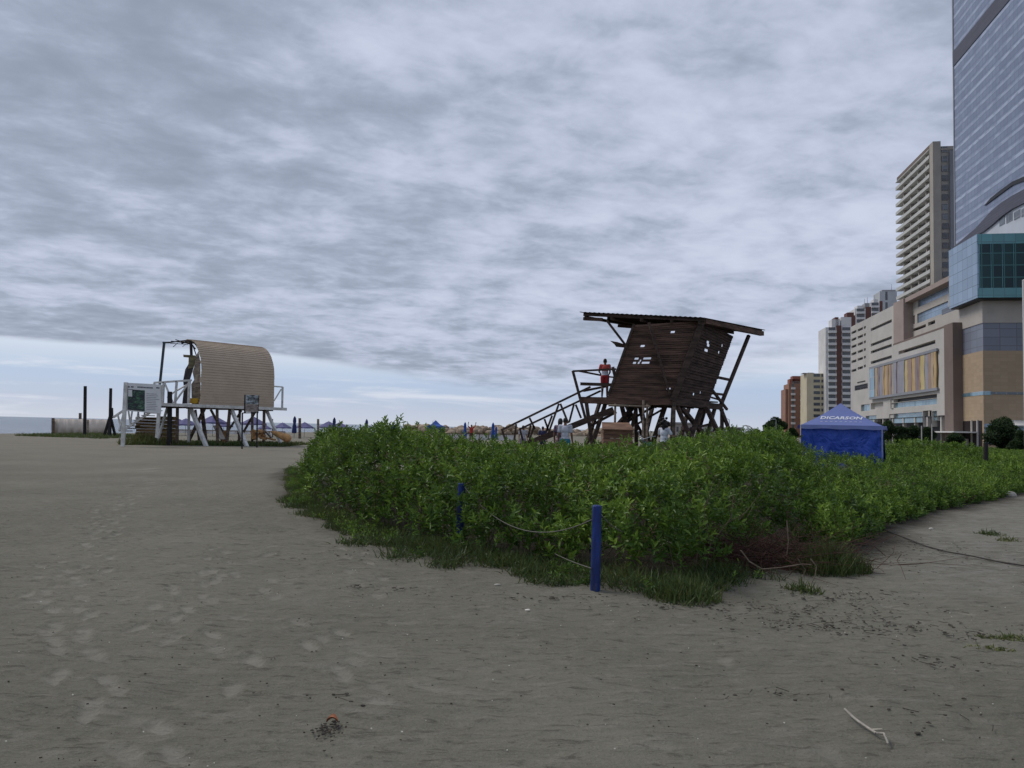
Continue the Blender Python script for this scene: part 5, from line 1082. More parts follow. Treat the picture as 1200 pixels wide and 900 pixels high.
def wall_holes(b, s0, s1, z0, z1, holes, T, th=.5):   # facade wall in plane t=T, with recessed openings
    ss = sorted({s0, s1, *[h for H_ in holes for h in H_[:2]]}); zs = sorted({z0, z1, *[h for H_ in holes for h in H_[2:]]})
    for i in range(len(ss)-1):
        for j in range(len(zs)-1):
            cs, cz = (ss[i]+ss[i+1])/2, (zs[j]+zs[j+1])/2
            if cs < s0 or cs > s1 or cz < z0 or cz > z1 or any(h[0] < cs < h[1] and h[2] < cz < h[3] for h in holes): continue
            b.add([F(ss[i], T, zs[j]), F(ss[i+1], T, zs[j]), F(ss[i+1], T, zs[j+1]), F(ss[i], T, zs[j+1])], [(0, 1, 2, 3)])
    for (a, c, d, e) in holes:
        b.add([F(a, T, d), F(c, T, d), F(c, T, e), F(a, T, e), F(a, T+th, d), F(c, T+th, d), F(c, T+th, e), F(a, T+th, e)], [(0, 4, 5, 1), (1, 5, 6, 2), (2, 6, 7, 3), (3, 7, 4, 0)])
    b.add([F(s0, T, z0), F(s0, T, z1), F(s0, T+3, z1), F(s0, T+3, z0)], [(0, 1, 2, 3)]); b.add([F(s0, T, z1), F(s1, T, z1), F(s1, T+3, z1), F(s0, T+3, z1)], [(0, 1, 2, 3)]); b.add([F(s1, T, z0), F(s1, T+3, z0), F(s1, T+3, z1), F(s1, T, z1)], [(0, 1, 2, 3)])
T0 = 52.0; S0 = FS(1153.5, 500, T0)[0]
mall = thing('shopping_center', F(S0, T0, 0), 'large tan and cream shopping center with car park slots and coloured slatted panel', 'building')
# --- far block A
holes = []; wins = []
def addh(lst, T, m, th=.5):
    out = []
    for r in lst: r = frs(*r, T); out.append(r); wins.append((r, T, m, th))
    return out
sA0 = FS(1046, 400, T0)[0]; sA1 = FS(997, 400, T0)[0]; zA_ = FS(1020, 371.5, T0)[1]
lh = [(997.8, 390, 393, 1003.5, 387, 390) if 0 else None]
hl = []
for yl, yr in ((390.5, 383), (398.8, 391.5), (407, 400), (415.5, 409), (424.5, 418), (435.3, 428.3)):
    for xa, xb in ((997.8, 1003.6), (1005.0, 1011.2), (1012.2, 1014.6)):
        f = lambda x: yl+(yr-yl)*(x-997)/(1014.6-997); hl.append((xa, f(xa)-1.3, f(xa)+1.7, xb, f(xb)-1.3, f(xb)+1.7))
for yl, yr in ((387, 374.5), (405, 394), (413, 403.6), (425.3, 417)): hl.append((1020.5, yl-.9, yl+2.2, 1045, yr-1.7, yr+2.0))
for r_ in [(1009, 474.5, 481.5, 1019.3, 471.5, 480)]: pass
hA_ = addh(hl, T0, m_dk)
b = MB(); zlo = 5.6; pan = frs(1020, 434.5, 468, 1098, 409.5, 451.5, T0)
wall_holes(b, sA0-2, sA1, zlo, zA_, hA_, T0); b.build('car_park_wall', m_ivory, mall)
# --- lower front block B, slightly proud
TB = T0-1.0; sB0 = FS(1107, 450, TB)[0]; sB1 = FS(1047, 450, TB)[0]; zB = (FS(1047.5, 407.5, TB)[1]+FS(1106, 381, TB)[1])/2
hB1 = addh([(1053, 413.3, 416.6, 1096, 396.3, 401.5), (1043.5, 469.5, 474.5, 1098, 459.8, 463.5)], TB, m_dk, .9)
hB2 = addh([(1043.5, 475, 479.3, 1098, 463.8, 472.5), (1042, 485.3, 497, 1081, 482.6, 493.8), (1092, 481.8, 493, 1098, 481.4, 492.5)], TB, m_aqua, .45)
hB3 = addh([(1081.5, 481.8, 500, 1091.6, 480.5, 500)], TB, m_dk, 1.2)
sC1 = FS(1020, 470, TB)[0]; b = MB(); pz = frs(1020, 434.5, 468, 1098, 409.5, 451.5, TB-.25)
wall_holes(b, sB0, sB1, 5.5, zB, [h for h in hB1+hB2+hB3], TB, .9)
b.build('front_wall', m_ivory, mall)
b = MB(); hX = addh([(1009, 474.5, 482, 1019.3, 473, 481), (1014.5, 487.8, 493.5, 1027, 486.2, 495)], TB+.2, m_aqua, .4) ; hY = addh([(1020.5, 473, 480, 1035, 470.3, 478.3)], TB+.2, m_dk, 1.0)
sF = FS(1000, 450, TB+.2)[0]; zF = frs(1001, 445, 470, 1040, 438, 470, TB+.2)[3]
wall_holes(b, sB1+.01, sF, 5.5, 12.8, hX+hY, TB+.2, .9); b.build('lower_wing_wall', m_ivory, mall)
for (r, T, m, th) in wins:
    nm = 'window' if m is m_aqua else 'opening_shade_panel'  # near-black panels behind the holes paint the shade inside them
    MB().fbox(r[0]-.02, r[1]+.02, T+th, T+th+.1, r[2]-.02, r[3]+.02).build(nm, m, mall)
for T, s0, s1, z0, z1, n_ in ((TB, sB0, sB1, 5.5, zB, 0),): pass
# coloured slatted panel
b = MB(); b.fbox(pz[0]-.3, pz[1]+.3, TB-.45, TB-.12, pz[2]-.5, pz[2]); b.fbox(pz[0]-.3, pz[1]+.3, TB-.45, TB-.12, pz[3], pz[3]+.5); b.build('panel_frame', m_grey, mall)
cols = {'ochre': (.47, .33, .16), 'sand': (.42, .32, .22), 'mauve': (.25, .20, .21), 'lilac_grey': (.28, .28, .32), 'brown': (.31, .22, .17), 'yellow': (.50, .40, .19)}
cm_ = {k: mat(k+'_slat', v_, .6, .1, .5) for k, v_ in cols.items()}
seq = [(26, 29, 'sand'), (29, 31, 'mauve'), (31, 35, 'lilac_grey'), (35, 36.5, 'sand'), (36.5, 40, 'ochre'), (40, 42, 'brown'), (42, 43.5, 'ochre'), (43.5, 45, 'mauve'), (45, 47, 'sand'), (47, 51, 'lilac_grey'), (51, 53, 'mauve'), (53, 60.5, 'lilac_grey'), (60.5, 64, 'yellow'), (64, 69, 'brown'), (69, 73, 'ochre'), (73, 76.5, 'mauve'), (76.5, 79, 'brown'), (79, 84, 'yellow'), (84, 88, 'lilac_grey'), (88, 92, 'brown'), (92, 95, 'sand'), (95, 98, 'ochre')]
for (xa, xb, k) in seq:
    s_a, s_b = FS(1000+xb, 440, TB-.25)[0], FS(1000+xa, 440, TB-.25)[0]; b = MB(); nn2 = 10
    wob = lambda j: .14*math.sin(j*.8+xa)
    vs = []
    for j in range(nn2+1):
        z = pz[2]+(pz[3]-pz[2])*j/nn2; w2 = wob(j) if 0 < j < nn2 else wob(j)
        vs += [F(s_a+w2+.02, TB-.30-.05*(int(xa) % 3), z), F(s_b+w2-.02, TB-.30-.05*(int(xa) % 3), z)]
    nv = len(vs); vs += [v_+E_*.2 for v_ in vs]; fs = []
    for j in range(nn2): a = 2*j; fs += [(a, a+1, a+3, a+2), (nv+a, nv+a+2, nv+a+3, nv+a+1), (a, a+2, nv+a+2, nv+a), (a+1, nv+a+1, nv+a+3, a+3)]
    b.add(vs, fs); fixn(b.build('panel_slat', cm_[k], mall))
s_a, s_b = FS(1026, 440, TB-.25)[0], FS(1020, 440, TB-.25)[0]; MB().fbox(s_a+.02, s_b, TB-.5, TB-.2, pz[2], pz[3]).build('panel_glass', m_aqua, mall)
# ground floor: arcade with columns, its shade painted as a near-black panel
b = MB().fbox(sB0, sF, TB+3, TB+3.2, -.5, 5.5); b.fbox(sB0, sF, TB+.3, TB+3, 5.35, 5.5); b.build('arcade_shade_panel', m_dk, mall)
for i in range(9): s_ = lin(i/8, sB0+2.5, sF-4, 0, 1); MB().fbox(s_, s_+.6, TB+.3, TB+.9, -.5, 5.35).build('column', m_ivory, mall)
# pillars
s1_, s0_ = FS(1106.7, 450, TB-.6)[0], FS(1117, 450, TB-.6)[0]; MB().fbox(s0_, s1_, TB-.6, TB+3, -.5, FS(1108, 380.7, TB-.6)[1]).build('brown_pillar', m_bpil, mall)
# --- recessed upper block C with rose frame
TC = T0+1.3; a_ = frs(1059, 372, 405, 1112, 345, 376, TC); sCa, sCb = FS(1114, 400, T0)[0], FS(1059.5, 400, T0)[0]
zT = (FS(1052, 353.5, T0-.5)[1]+FS(1111, 322, T0-.5)[1])/2
wins = []
hC = addh([(1075.6, 352.8, 359.6, 1111, 334, 345), (1074.7, 367, 378, 1111, 353.5, 366)], TC, m_bglass, .3)+addh([(1061.3, 374.5, 384.3, 1072, 368.5, 378.5)], TC, m_dk, .8)
hC += addh([(1061.5, 388, 391.3, 1085, 380.2, 383.8), (1087.5, 378.8, 382.5, 1099.5, 372.5, 377)], TC, m_dk, .6)
b = MB(); wall_holes(b, sCa-8, FS(1059.8, 380, TC)[0]+3, 15, zT-.4, hC, TC, .8); b.build('upper_recess_wall', m_cream, mall)
for (r, T, m, th) in wins: MB().fbox(r[0]-.02, r[1]+.02, T+th, T+th+.1, r[2]-.02, r[3]+.02).build('window' if m is m_bglass else 'opening_shade_panel', m, mall)
pA, pB = FS(1058.8, 380, T0-.5)[0], FS(1046.8, 380, T0-.5)[0]
MB().fbox(pA, pA+(pB-pA)*.98, T0-.5, T0+3.4, 15, zT).build('rose_pillar', m_rpil, mall)
MB().fbox(S0+3, pA, T0-.2, T0+3.4, zT-.9, zT).build('roof_beam', m_rpil, mall)
MB().fbox(S0+3, sA1, T0+3.5, T0+30, zT-.2, zT+.12).build('roof_deck', m_conc, mall)
MB().fbox(S0+2, pA+4, T0+4.5, T0+5, zT+.12, zT+1.3).fbox(pA+4, pA+9, T0+4.5, T0+5, zT+.12, zT+.7).build('roof_parapet', m_ivory, mall)
z_led = (FS(1047.5, 406, TB)[1]+FS(1106, 380, TB)[1])/2
MB().fbox(sB0+.02, sB1, TB-.02, TB+4, zB, zB+.35).build('ledge', m_bpil, mall)
# --- corner block
TL = 48.0; zs_ = [(-.5, FS(1153, 410.7, T0)[1], 'tan_corner_wall', m_tanb), (FS(1153, 410.7, T0)[1], FS(1153, 378, T0)[1], 'grey_panel_band', m_gpan), (FS(1153, 378, T0)[1], FS(1153, 350.5, T0)[1], 'cream_band', m_cream)]
sfar = FS(1117.5, 450, T0)[0]
for i, (z0, z1, nm, m) in enumerate(zs_):
    o = .0 if i == 1 else .12; MB().fbox(S0-o, sfar+(8 if i == 2 else 3), T0-o, T0+90, z0, z1).build(nm, m, mall)
zt5 = zs_[2][1]
MB().fbox(S0+.3, sfar+6, T0+.3, T0+89, zt5, zt5+1.2).build('shadow_gap_glazing', m_win, mall)
# strip windows in the tan wall
r = frs(1128, 461.5, 466.2, 1153, 457.8, 462, T0); MB().fbox(S0-.16, r[1], T0-.16, T0+1, r[2], r[3]).build('strip_window', m_aqua, mall)
MB().fbox(S0-.18, S0+1, T0+.9, T0+80, r[2]+.1, r[3]-.1).build('strip_window', m_wing, mall)
# entrance: near-black panel painted as the shade inside the doorway
ent = frs(1128, 493.5, 527, 1152, 493, 527, T0); MB().fbox(ent[0], ent[1], T0-.15, T0+1, -.5, ent[3]).build('entrance_shade_panel', mat('painted_entrance_shade', (.012, .006, .006), .8, .3, 1), mall)
for px in (1139.2, 1146): s_ = FS(px, 500, T0-.2)[0]; MB().fbox(s_-.12, s_+.2, T0-.35, T0-.15, -.5, ent[3]+.1).build('entrance_post', m_cream, mall)
cn = frs(1107, 505.8, 507.4, 1148, 504.8, 506.6, T0-3.5); MB().fbox(FS(1148, 506, T0)[0], FS(1108, 506, T0)[0]+3, T0-3.8, T0-.1, cn[2], cn[2]+.22).build('entrance_canopy', m_bw, mall)
MB().fbox(FS(1131, 506, T0-.3)[0]-1.6, FS(1128, 506, T0-.3)[0]-.4, T0-1.0, T0-.4, -.5, 1.5).build('planter', m_ivory, mall)
# white awning and blue shopfront on the right face
tA, zA2 = FT(1183, 497, S0-1.5); MB().slab([F(S0-.1, tA, zA2+.5), F(S0-3, tA, zA2-.3), F(S0-3, tA+30, zA2-.3), F(S0-.1, tA+30, zA2+.5)], Vector((0, 0, .15))).build('awning', m_bw, mall)
MB().fbox(S0-.16, S0, tA-3, tA+30, .8, zA2).build('shopfront', m_bglass, mall)
# glass corner box
TG = T0-1.6; sG0, sG1 = FS(1145, 320, TG)[0], FS(1112, 330, TG)[0]; zg0, zg1 = (FS(1144.5, 349.7, TG)[1]+FS(1113, 361.5, TG)[1])/2, (FS(1144.5, 274.5, TG)[1]+FS(1111.5, 294, TG)[1])/2
MB().fbox(sG0, sG1, TG, T0+90, zg0, zg1).build('glass_box', m_bglass, mall)
MB().fbox(sG0-.12, sG0, TG+.3, T0+89, zg0+1.5, zg1-1.6).build('teal_glazing', m_tglass, mall)
MB().fbox(sG0-.14, sG0, TG+.15, T0+89.2, zg0, zg0+1.5).fbox(sG0-.14, sG0, TG+.15, T0+89.2, zg1-1.6, zg1).build('teal_band', m_tband, mall)
b = MB()
for i in range(44):
    t_ = TG+.3+i*1.6; b.fbox(sG0-.20, sG0-.12, t_, t_+.07, zg0+1.5, zg1-1.6)
b.build('mullions', m_tband, mall)
MB().fbox(sG0+.2, sG1-.2, TG+.2, T0+80, zg0-.15, zg0).build('soffit', m_dk, mall)
# dark lettering on the wing
m_blk = mat('black_sign_letters', (.015, .015, .017), .5, .1, 1)
def facade_text(txt, pl, yt, yb, pr, T, name, m, parent):
    r = frs(pl, yt[0], yb[0], pr, yt[1], yb[1], T); me = text_mesh(txt, 1, 0, .02, .02); xs2 = [v_.co.x for v_ in me.vertices]; ys2 = [v_.co.y for v_ in me.vertices]; o3 = ORG[parent.name]
    for v_ in me.vertices:
        u = (v_.co.x-min(xs2))/(max(xs2)-min(xs2)); vv_ = (v_.co.y-min(ys2))/(max(ys2)-min(ys2)); v_.co = F(r[1]+(r[0]-r[1])*u, T-v_.co.z*4, r[2]+(r[3]-r[2])*vv_)-o3
    me.materials.clear(); me.materials.append(m); me.name = name; o = bpy.data.objects.new(name, me); COL.objects.link(o); o.parent = parent
facade_text('HOMECENTER', 1001.6, (451.5, 449.5), (457.5, 454.8), 1016.4, TB-.0, 'wall_lettering', m_blk, mall) if False else None
TW = T0-.02
facade_text('IIOIIOIIM', 1001.6, (452.3, 449.4), (457.5, 455.0), 1016.4, TB+.12 if 457 > 460 else TB-.05, 'wall_lettering', m_blk, mall) if False else None
r = frs(1001.8, 451.8, 457.6, 1016.6, 449.4, 455.2, T0-.1); b = MB(); n_ = 9
for i in range(n_):
    a0 = lin(i/n_, r[1], r[0], 0, 1); a1 = lin((i+.8)/n_, r[1], r[0], 0, 1); st_w = (a0-a1)*.28
    b.fbox(a1, a1+st_w, T0-.15, T0-.02, r[2], r[3]); b.fbox(a0-st_w, a0, T0-.15, T0-.02, r[2], r[3])
    if i % 3 != 1: b.fbox(a1+st_w, a0-st_w, T0-.15, T0-.02, r[3]-.3, r[3])
    if i % 2 == 0: b.fbox(a1+st_w, a0-st_w, T0-.15, T0-.02, r[2], r[2]+.3)
    b.fbox(a1+st_w, a0-st_w, T0-.15, T0-.02, (r[2]+r[3])/2-.15, (r[2]+r[3])/2+.15)
b.build('wall_lettering', m_blk, mall)
r = frs(1014, 458.5, 464, 1018, 457.8, 463.2, T0-.1); MB().fbox(r[0], r[1], T0-.15, T0-.02, r[2], r[2]+(r[3]-r[2])*.4).fbox(r[0]+.3, r[1]-.3, T0-.15, T0-.02, r[2]+(r[3]-r[2])*.5, r[3]).build('wall_emblem', m_blk, mall)
r = frs(1004.5, 447.3, 448.6, 1014, 446.2, 447.4, T0-.1); b = MB()
for i in range(8): a0 = lin(i/8, r[1], r[0], 0, 1); b.fbox(a0-.55, a0, T0-.12, T0-.02, r[2], r[3])
b.build('small_lettering', m_blk, mall)
print('mall', S0, sfar, sB0, sB1, sA0, sA1, zB, zT, zg0, zg1, zt5, zA_)
# ------------------------------------------------------------------ striped glass tower
TT_ = 66.0; sE = FS(1118.6, 150, TT_)[0]; gt = thing('glass_tower', F(sE-20, TT_+10, 0), 'very tall blue grey striped glass tower rising out of the frame at the right', 'tower')
mt2 = fac('pale_tower_cladding', (.46, .50, .56)); m_dband = paneled('dark_louvre_band', (.085, .09, .125), 3, .5, (.06, .06, .09), .05, .1)
cv = [(1122, 289), (1133, 278), (1146, 267), (1155, 257), (1164, 247), (1176, 237), (1188, 229.5), (1202, 222), (1225, 213)]
cl_ = [(1122, 293), (1133, 285), (1146, 276), (1155, 271), (1164, 264), (1176, 253.5), (1188, 245), (1202, 238), (1225, 231)]
up_ = [FS(x_, y_, TT_) for x_, y_ in cv]; dn_ = [FS(x_, y_, TT_) for x_, y_ in cl_]
sN = sE-75; zTop = 230
b = MB(); poly = [F(sE, TT_, up_[0][1])]+[F(s_, TT_, z_) for s_, z_ in up_[1:]]+[F(sN, TT_, up_[-1][1]), F(sN, TT_, zTop), F(sE, TT_, zTop)]
b.slab(poly, E_*45); o = fixn(b.build('glass_facade', mgt, gt))
def strip_(name, A_, B_, T, th, m): b = MB(); b.slab([F(s_, T, z_) for s_, z_ in A_]+[F(s_, T, z_) for s_, z_ in B_[::-1]], E_*th); return fixn(b.build(name, m, gt))
strip_('curved_dark_band', [(sE, up_[0][1]+.2)]+up_[1:]+[(sN, up_[-1][1])], [(sE, dn_[0][1])]+dn_[1:]+[(sN, dn_[-1][1])], TT_-.4, 40, m_dband)
strip_('lower_cladding', [(sE, dn_[0][1]-.03)]+[(s_, z_-.03) for s_, z_ in dn_[1:]]+[(sN, dn_[-1][1]-.03)], [(sE, 20), (sN, 20)], TT_, 40, mt2)
d0, d1 = FS(1119.3, 61, TT_-.1), FS(1163, 0, TT_-.1); d2, d3 = FS(1119.3, 78, TT_-.1), FS(1180, 0, TT_-.1); zz0, zz1 = (d2[1]+d3[1])/2, (d0[1]+d1[1])/2
MB().fbox(sN, sE+.3, TT_-.12, TT_+10, zz0, zz1).build('dark_floor_band', m_dband, gt)
sl = [FS(x_, y_, TT_-.3) for x_, y_ in [(1153, 240.5), (1160, 232), (1172, 222.5), (1185, 213), (1202, 205.5)]]; sl2 = [FS(x_, y_, TT_-.3) for x_, y_ in [(1153, 241), (1160, 236), (1172, 227), (1185, 217.5), (1202, 211)]]
strip_('slot_shade_strip', sl, sl2, TT_-.2, .6, m_dk)  # near-black strip on the facade, painted as the shade of a slot
for (xa, xb) in ((1168, 1174), (1176, 1183), (1185, 1192), (1193.5, 1201)):
    r_ = FS(xa, 0, TT_)[0], FS(xb, 0, TT_)[0]; f = lambda x: 262-(x-1168)*.42; MB().fbox(r_[1], r_[0], TT_-.08, TT_+.1, FS((xa+xb)/2, f((xa+xb)/2)+5, TT_)[1], FS((xa+xb)/2, f((xa+xb)/2)-4, TT_)[1]).build('window', m_wing, gt)
MB().fbox(sE, sE+.5, TT_-.1, TT_+.4, 20, zTop).build('edge_trim', m_grey, gt)
# ------------------------------------------------------------------ residential tower with balcony slabs
TR = 89.0; s_n = FS(1095, 250, TR)[0]; s_f = FS(1052.5, 250, TR)[0]; zR = FS(1095, 166, TR)[1]
rt = thing('balcony_tower', F(s_n, TR, 0), 'tall grey and beige residential tower with long rows of white balconies', 'tower')
m_slabw = fac('white_balcony_slab', (.50, .50, .48)); m_beige = fac('beige_tower_wall', (.36, .33, .29))
nF = 22; y_ = 213.0; fh = 3.1; zR0 = FS(1052, 215, TR)[1]; zr = (zR+zR0)/2
tR = FT(1120, 200, s_n)[0]
MB().fbox(s_n+.5, s_f-.5, TR+1.6, tR, 0, zr-.3).build('core_wall', m_beige, rt)
tcol = FT(1102.6, 200, s_n)[0]; MB().fbox(s_n, s_n+3, TR-.3, tcol, 0, zr+1.2).build('corner_column', m_beige, rt)
MB().fbox(s_n+3, s_f+.3, TR-.3, TR+.6, zr-.2, zr+1.2).build('roof_parapet', m_bpil, rt)
tw2 = FT(1113, 200, s_n)[0]; MB().fbox(s_n-.3, s_n+6, tw2, tR+4, 0, zr-2.0).build('grey_side_wall', m_grey, rt)
MB().fbox(s_n+.2, s_n+4, tcol, tR+4, zr-1.6, zr-1.1).build('roof_overhang', m_beige, rt)
MB().fbox(s_n+3, s_f+1.2, TR-.5, TR+1.6, zr-.5, zr-.22).build('roof_slab', m_slabw, rt)
for i in range(nF):
    z = zr-2.9-i*fh
    if z < 30: break
    MB().fbox(s_n+3, s_f+1.2, TR-.5, TR+1.6, z-.35, z+.75).build('balcony', m_slabw, rt)
    MB().fbox(s_n+3, s_f-.4, TR+1.5, TR+1.62, z+.75, z+fh-.35).build('window', m_wing, rt)
    for k in range(4): s_ = lin((k+.5)/4, s_n+4, s_f-2, 0, 1); MB().fbox(s_, s_+.7, TR+.2, TR+1.6, z+.75, z+fh-.36).build('partition', m_beige, rt)
    MB().fbox(s_n+.35, s_n+.5, tcol+.4, tw2-.4, z+.6, z+fh-.6).build('window', m_wing if i in (0, 1, 2, 6, 7) else m_win, rt)
# ------------------------------------------------------------------ apartment towers beyond
def apt(name, pxs, pyt, sD, label, depth, mbody, segs, fpx=6.9, roofs=(), ybot=480, grp=None, winm=None, antenna=(), balc=None, side=True):
    t0, zt7 = FT(pxs[0], pyt, sD); t1 = FT(pxs[1], pyt, sD)[0]; fh = fpx*sD*.985/900; o = thing(name, F(sD, (t0+t1)/2, 0), label, 'building', grp)
    MB().fbox(sD, sD+depth, t0, t1, 0, zt7).build('wall', mbody, o); nfl = int((zt7-3)/fh)
    for (xa, xb, kind) in segs:
        ta, tb = FT(xa, pyt, sD)[0], FT(xb, pyt, sD)[0]
        if kind == 'brick': MB().fbox(sD-.5, sD+1, ta, tb, 0, zt7+.8).build('brick_strip', m_brick, o)
        else:
            for i in range(min(nfl, 18)):
                z = zt7-fh*(i+1)+.35
                if kind == 'balc':
                    MB().fbox(sD-1.3, sD, ta, tb, z-.25, z+.95).build('balcony', m_bw, o); MB().fbox(sD-.1, sD, ta+.3, tb-.3, z+.95, z+fh-.35).build('window', winm or m_win, o)
                else: MB().fbox(sD-.12, sD, ta, tb, z+.9, z+fh-.55).build('window', winm or m_win, o)
    for (xa, xb, yt_, m) in roofs: ta, tb = FT(xa, pyt, sD)[0], FT(xb, pyt, sD)[0]; MB().fbox(sD+.5, sD+7, ta, tb, zt7, FT(xa, yt_, sD)[1]).build('rooftop_block', m, o)
    for (xa, yt_) in antenna: ta, zz_ = FT(xa, yt_, sD+3); MB().cyl(F(sD+3, ta, zt7), F(sD+3, ta, zz_), .18, .08, 6).build('antenna', m_grey, o)
    return o, zt7, fh
gA = 'white and brick apartment towers'
apt('apartment_tower', (967.5, 998), 383.5, 395, 'white apartment tower with a dark red brick strip, farthest left of the three stepped ones', 16, m_bw, [(970.5, 979.8, 'balc'), (980.2, 985.8, 'brick'), (986.4, 997, 'balc')], 6.95, [(975, 985, 374, m_bw), (979, 983, 371.5, m_brick), (986, 998, 371.5, m_bw)], grp=gA)
o2, _, _ = apt('apartment_tower', (986, 1004), 371.5, 425, 'white upper apartment block rising just behind the brick strip tower', 12, m_bw, [(987, 996.5, 'balc'), (997, 1002, 'brick')], 6.6, [(993, 1001, 366, m_brick)], grp=gA)
apt('apartment_tower', (1002, 1021), 361.5, 455, 'middle white apartment tower with a brown brick strip at its right edge', 14, m_bw, [(1003.5, 1013.5, 'balc'), (1014.5, 1020.5, 'brick')], 6.4, [(1005, 1012, 358, m_bw), (1014, 1019.5, 355, m_conc)], grp=gA, antenna=[(1013, 350), (1016.5, 348)])
apt('apartment_tower', (1020, 1034), 354.5, 490, 'right white apartment tower with antennas, partly hidden by the car park wall', 14, m_bw, [(1021, 1030, 'balc'), (1031, 1034, 'brick')], 6.2, [(1024, 1029, 350.5, m_bw)], grp=gA, antenna=[(1025, 346)])
apt('rooftop_plant_tower', (1031, 1051), 341.5, 520, 'plain pale grey block with one antenna behind the car park roof', 14, fac('pale_grey_render', (.44, .46, .48)), [(1037.5, 1040, 'win')], 12, [(1034, 1050, 339.5, m_conc)], antenna=[(1044.7, 333)])
apt('cream_apartment_block', (945.5, 967.5), 437.5, 400, 'cream yellow apartment block between the brick block and the white tower', 16, m_crm2, [(953.5, 961, 'win'), (962.5, 966.7, 'win')], 6.55, [(947, 953, 436.5, m_bw), (941.5, 954.5, 436.8, m_conc)])
ob, zb_, fhb = apt('brick_apartment_block', (924.5, 945), 449.5, 430, 'orange red brick apartment block with a stepped top, leftmost of the distant buildings', 16, m_brick2, [(928, 930.5, 'win'), (938.5, 940.5, 'win')], 6.6, [(925.5, 944.5, 444.0, m_redrf), (929, 943, 440.5, m_redrf), (928, 944, 446.5, m_bw)], winm=m_wing)
t0, z0_ = FT(920.5, 456, 432); t1 = FT(924.5, 456, 432)[0]; MB().fbox(432, 446, t0, t1, 0, z0_).build('side_bay', m_brick2, ob)
for i in range(9):
    z = zb_-fhb*(i+1)
    for xa in (927, 937.7): ta = FT(xa, 450, 430)[0]; MB().fbox(429, 430, ta, ta+2.1, z, z+1.1).build('balcony', m_bw, ob)
# low far town and tree line behind the tower
m_far = fac('pale_far_render', (.40, .36, .34))
def lowb(px0, px1, yt_, Y, label, m, n=5):
    a, c = W(px0, yt_, Y), W(px1, yt_, Y); o = thing('low_building', Vector(((a.x+c.x)/2, Y, 0)), label, 'building'); MB().box(a.x, c.x, Y, Y+12, -.3, a.z).build('wall', m, o); MB().box(a.x-.4, c.x+.4, Y-.4, Y+12.4, a.z, a.z+.4).build('roof', m_conc, o)
    for i in range(n):
        x_ = lin((i+.3)/n, a.x, c.x, 0, 1); MB().box(x_, x_+(c.x-a.x)/n*.45, Y-.06, Y+.05, a.z*.45, a.z*.8).build('window', m_win, o)
lowb(786, 812, 496.5, 190, 'pale pinkish low building far behind the legs of the dark tower', m_far)
lowb(817, 838, 499.5, 210, 'lower pale far building just right of the pinkish one behind the dark tower', m_bw)
lowb(853, 868, 502, 230, 'grey low far building in the gap between the dark tower and the blue tent', m_conc, 3)
# white framed goal-like net and white peaked tent
ng = W(872, 513, 75); t = thing('net_frame', Vector((ng.x, 75, h0(ng.x, 75))), 'curved pale metal frame with dark netting in the gap right of the dark tower', 'frame')
a, c, e_ = W(861, 513, 75), W(883, 513, 75), W(883, 502, 75); zg2 = h0(ng.x, 75)
MB().cyl((c.x, 75, zg2), (c.x, 75, e_.z), .09, .08, 8).build('upright', m_white, t)
MB().tube([W(870, 499.3, 75), W(874, 498.6, 75), W(878, 499.6, 75), W(881, 501.5, 75), W(883, 504.5, 75)], .06, 6).build('top_arc', m_white, t)
b = MB(); 
for i in range(16): x_ = lin(i/15, a.x, c.x-.1, 0, 1); b.cyl((x_, 75.4, zg2), (x_, 75.4, W(861, 502+1.2*math.sin(i*.9), 75).z), .022, n=4)
for k in range(8): z = lin(k/7, zg2+.1, W(861, 503, 75).z, 0, 1); b.cyl((a.x, 75.4, z), (c.x-.1, 75.4, z), .02, n=4)
b.build('netting', m_dark, t)
gazebo(890.5, 100, 14, 508, 511.5, 'small white peaked tent far away, right of the net frame', False, 'white_tent')
wt = bpy.data.objects['white_tent']
for ch in wt.children:
    if 'canopy' in ch.name: ch.data.materials[0] = m_bw
wt['category'] = 'tent'
def lamp(px, ytop, Y, label, arm=1.2):
    q = W(px, ytop, Y); z0 = h0(q.x, Y); t = thing('street_lamp', Vector((q.x, Y, z0)), label, 'street lamp', 'street lamps'); MB().cyl((q.x, Y, z0-.1), (q.x, Y, q.z), .10, .06, 8).build('pole', m_grey, t)
    MB().tube([(q.x, Y, q.z-.1), (q.x-arm*.6, Y, q.z+.15), (q.x-arm, Y, q.z+.1)], .04, 6).build('arm', m_grey, t); MB().sph((q.x-arm-.2, Y, q.z+.08), (.32, .13, .09)).build('lamp_head', m_grey, t)
lamp(854.5, 491.5, 130, 'distant street lamp beside the right legs of the dark tower', .6)
lamp(909.5, 492, 120, 'thin pale street lamp in front of the dark trees left of the brick block', .2)
# pole at the right edge
q = W(1199.6, 329, 40); t = thing('white_pole', Vector((q.x, 40, h0(q.x, 40))), 'plain white pole cut by the right edge of the picture', 'pole')
MB().cyl((q.x, 40, h0(q.x, 40)-.1), (q.x, 40, q.z), .085, .07, 16).build('pole', m_bw, t); MB().cyl((q.x, 40, q.z), (q.x, 40, q.z+.06), .09, .03, 16).build('cap', m_bw, t)
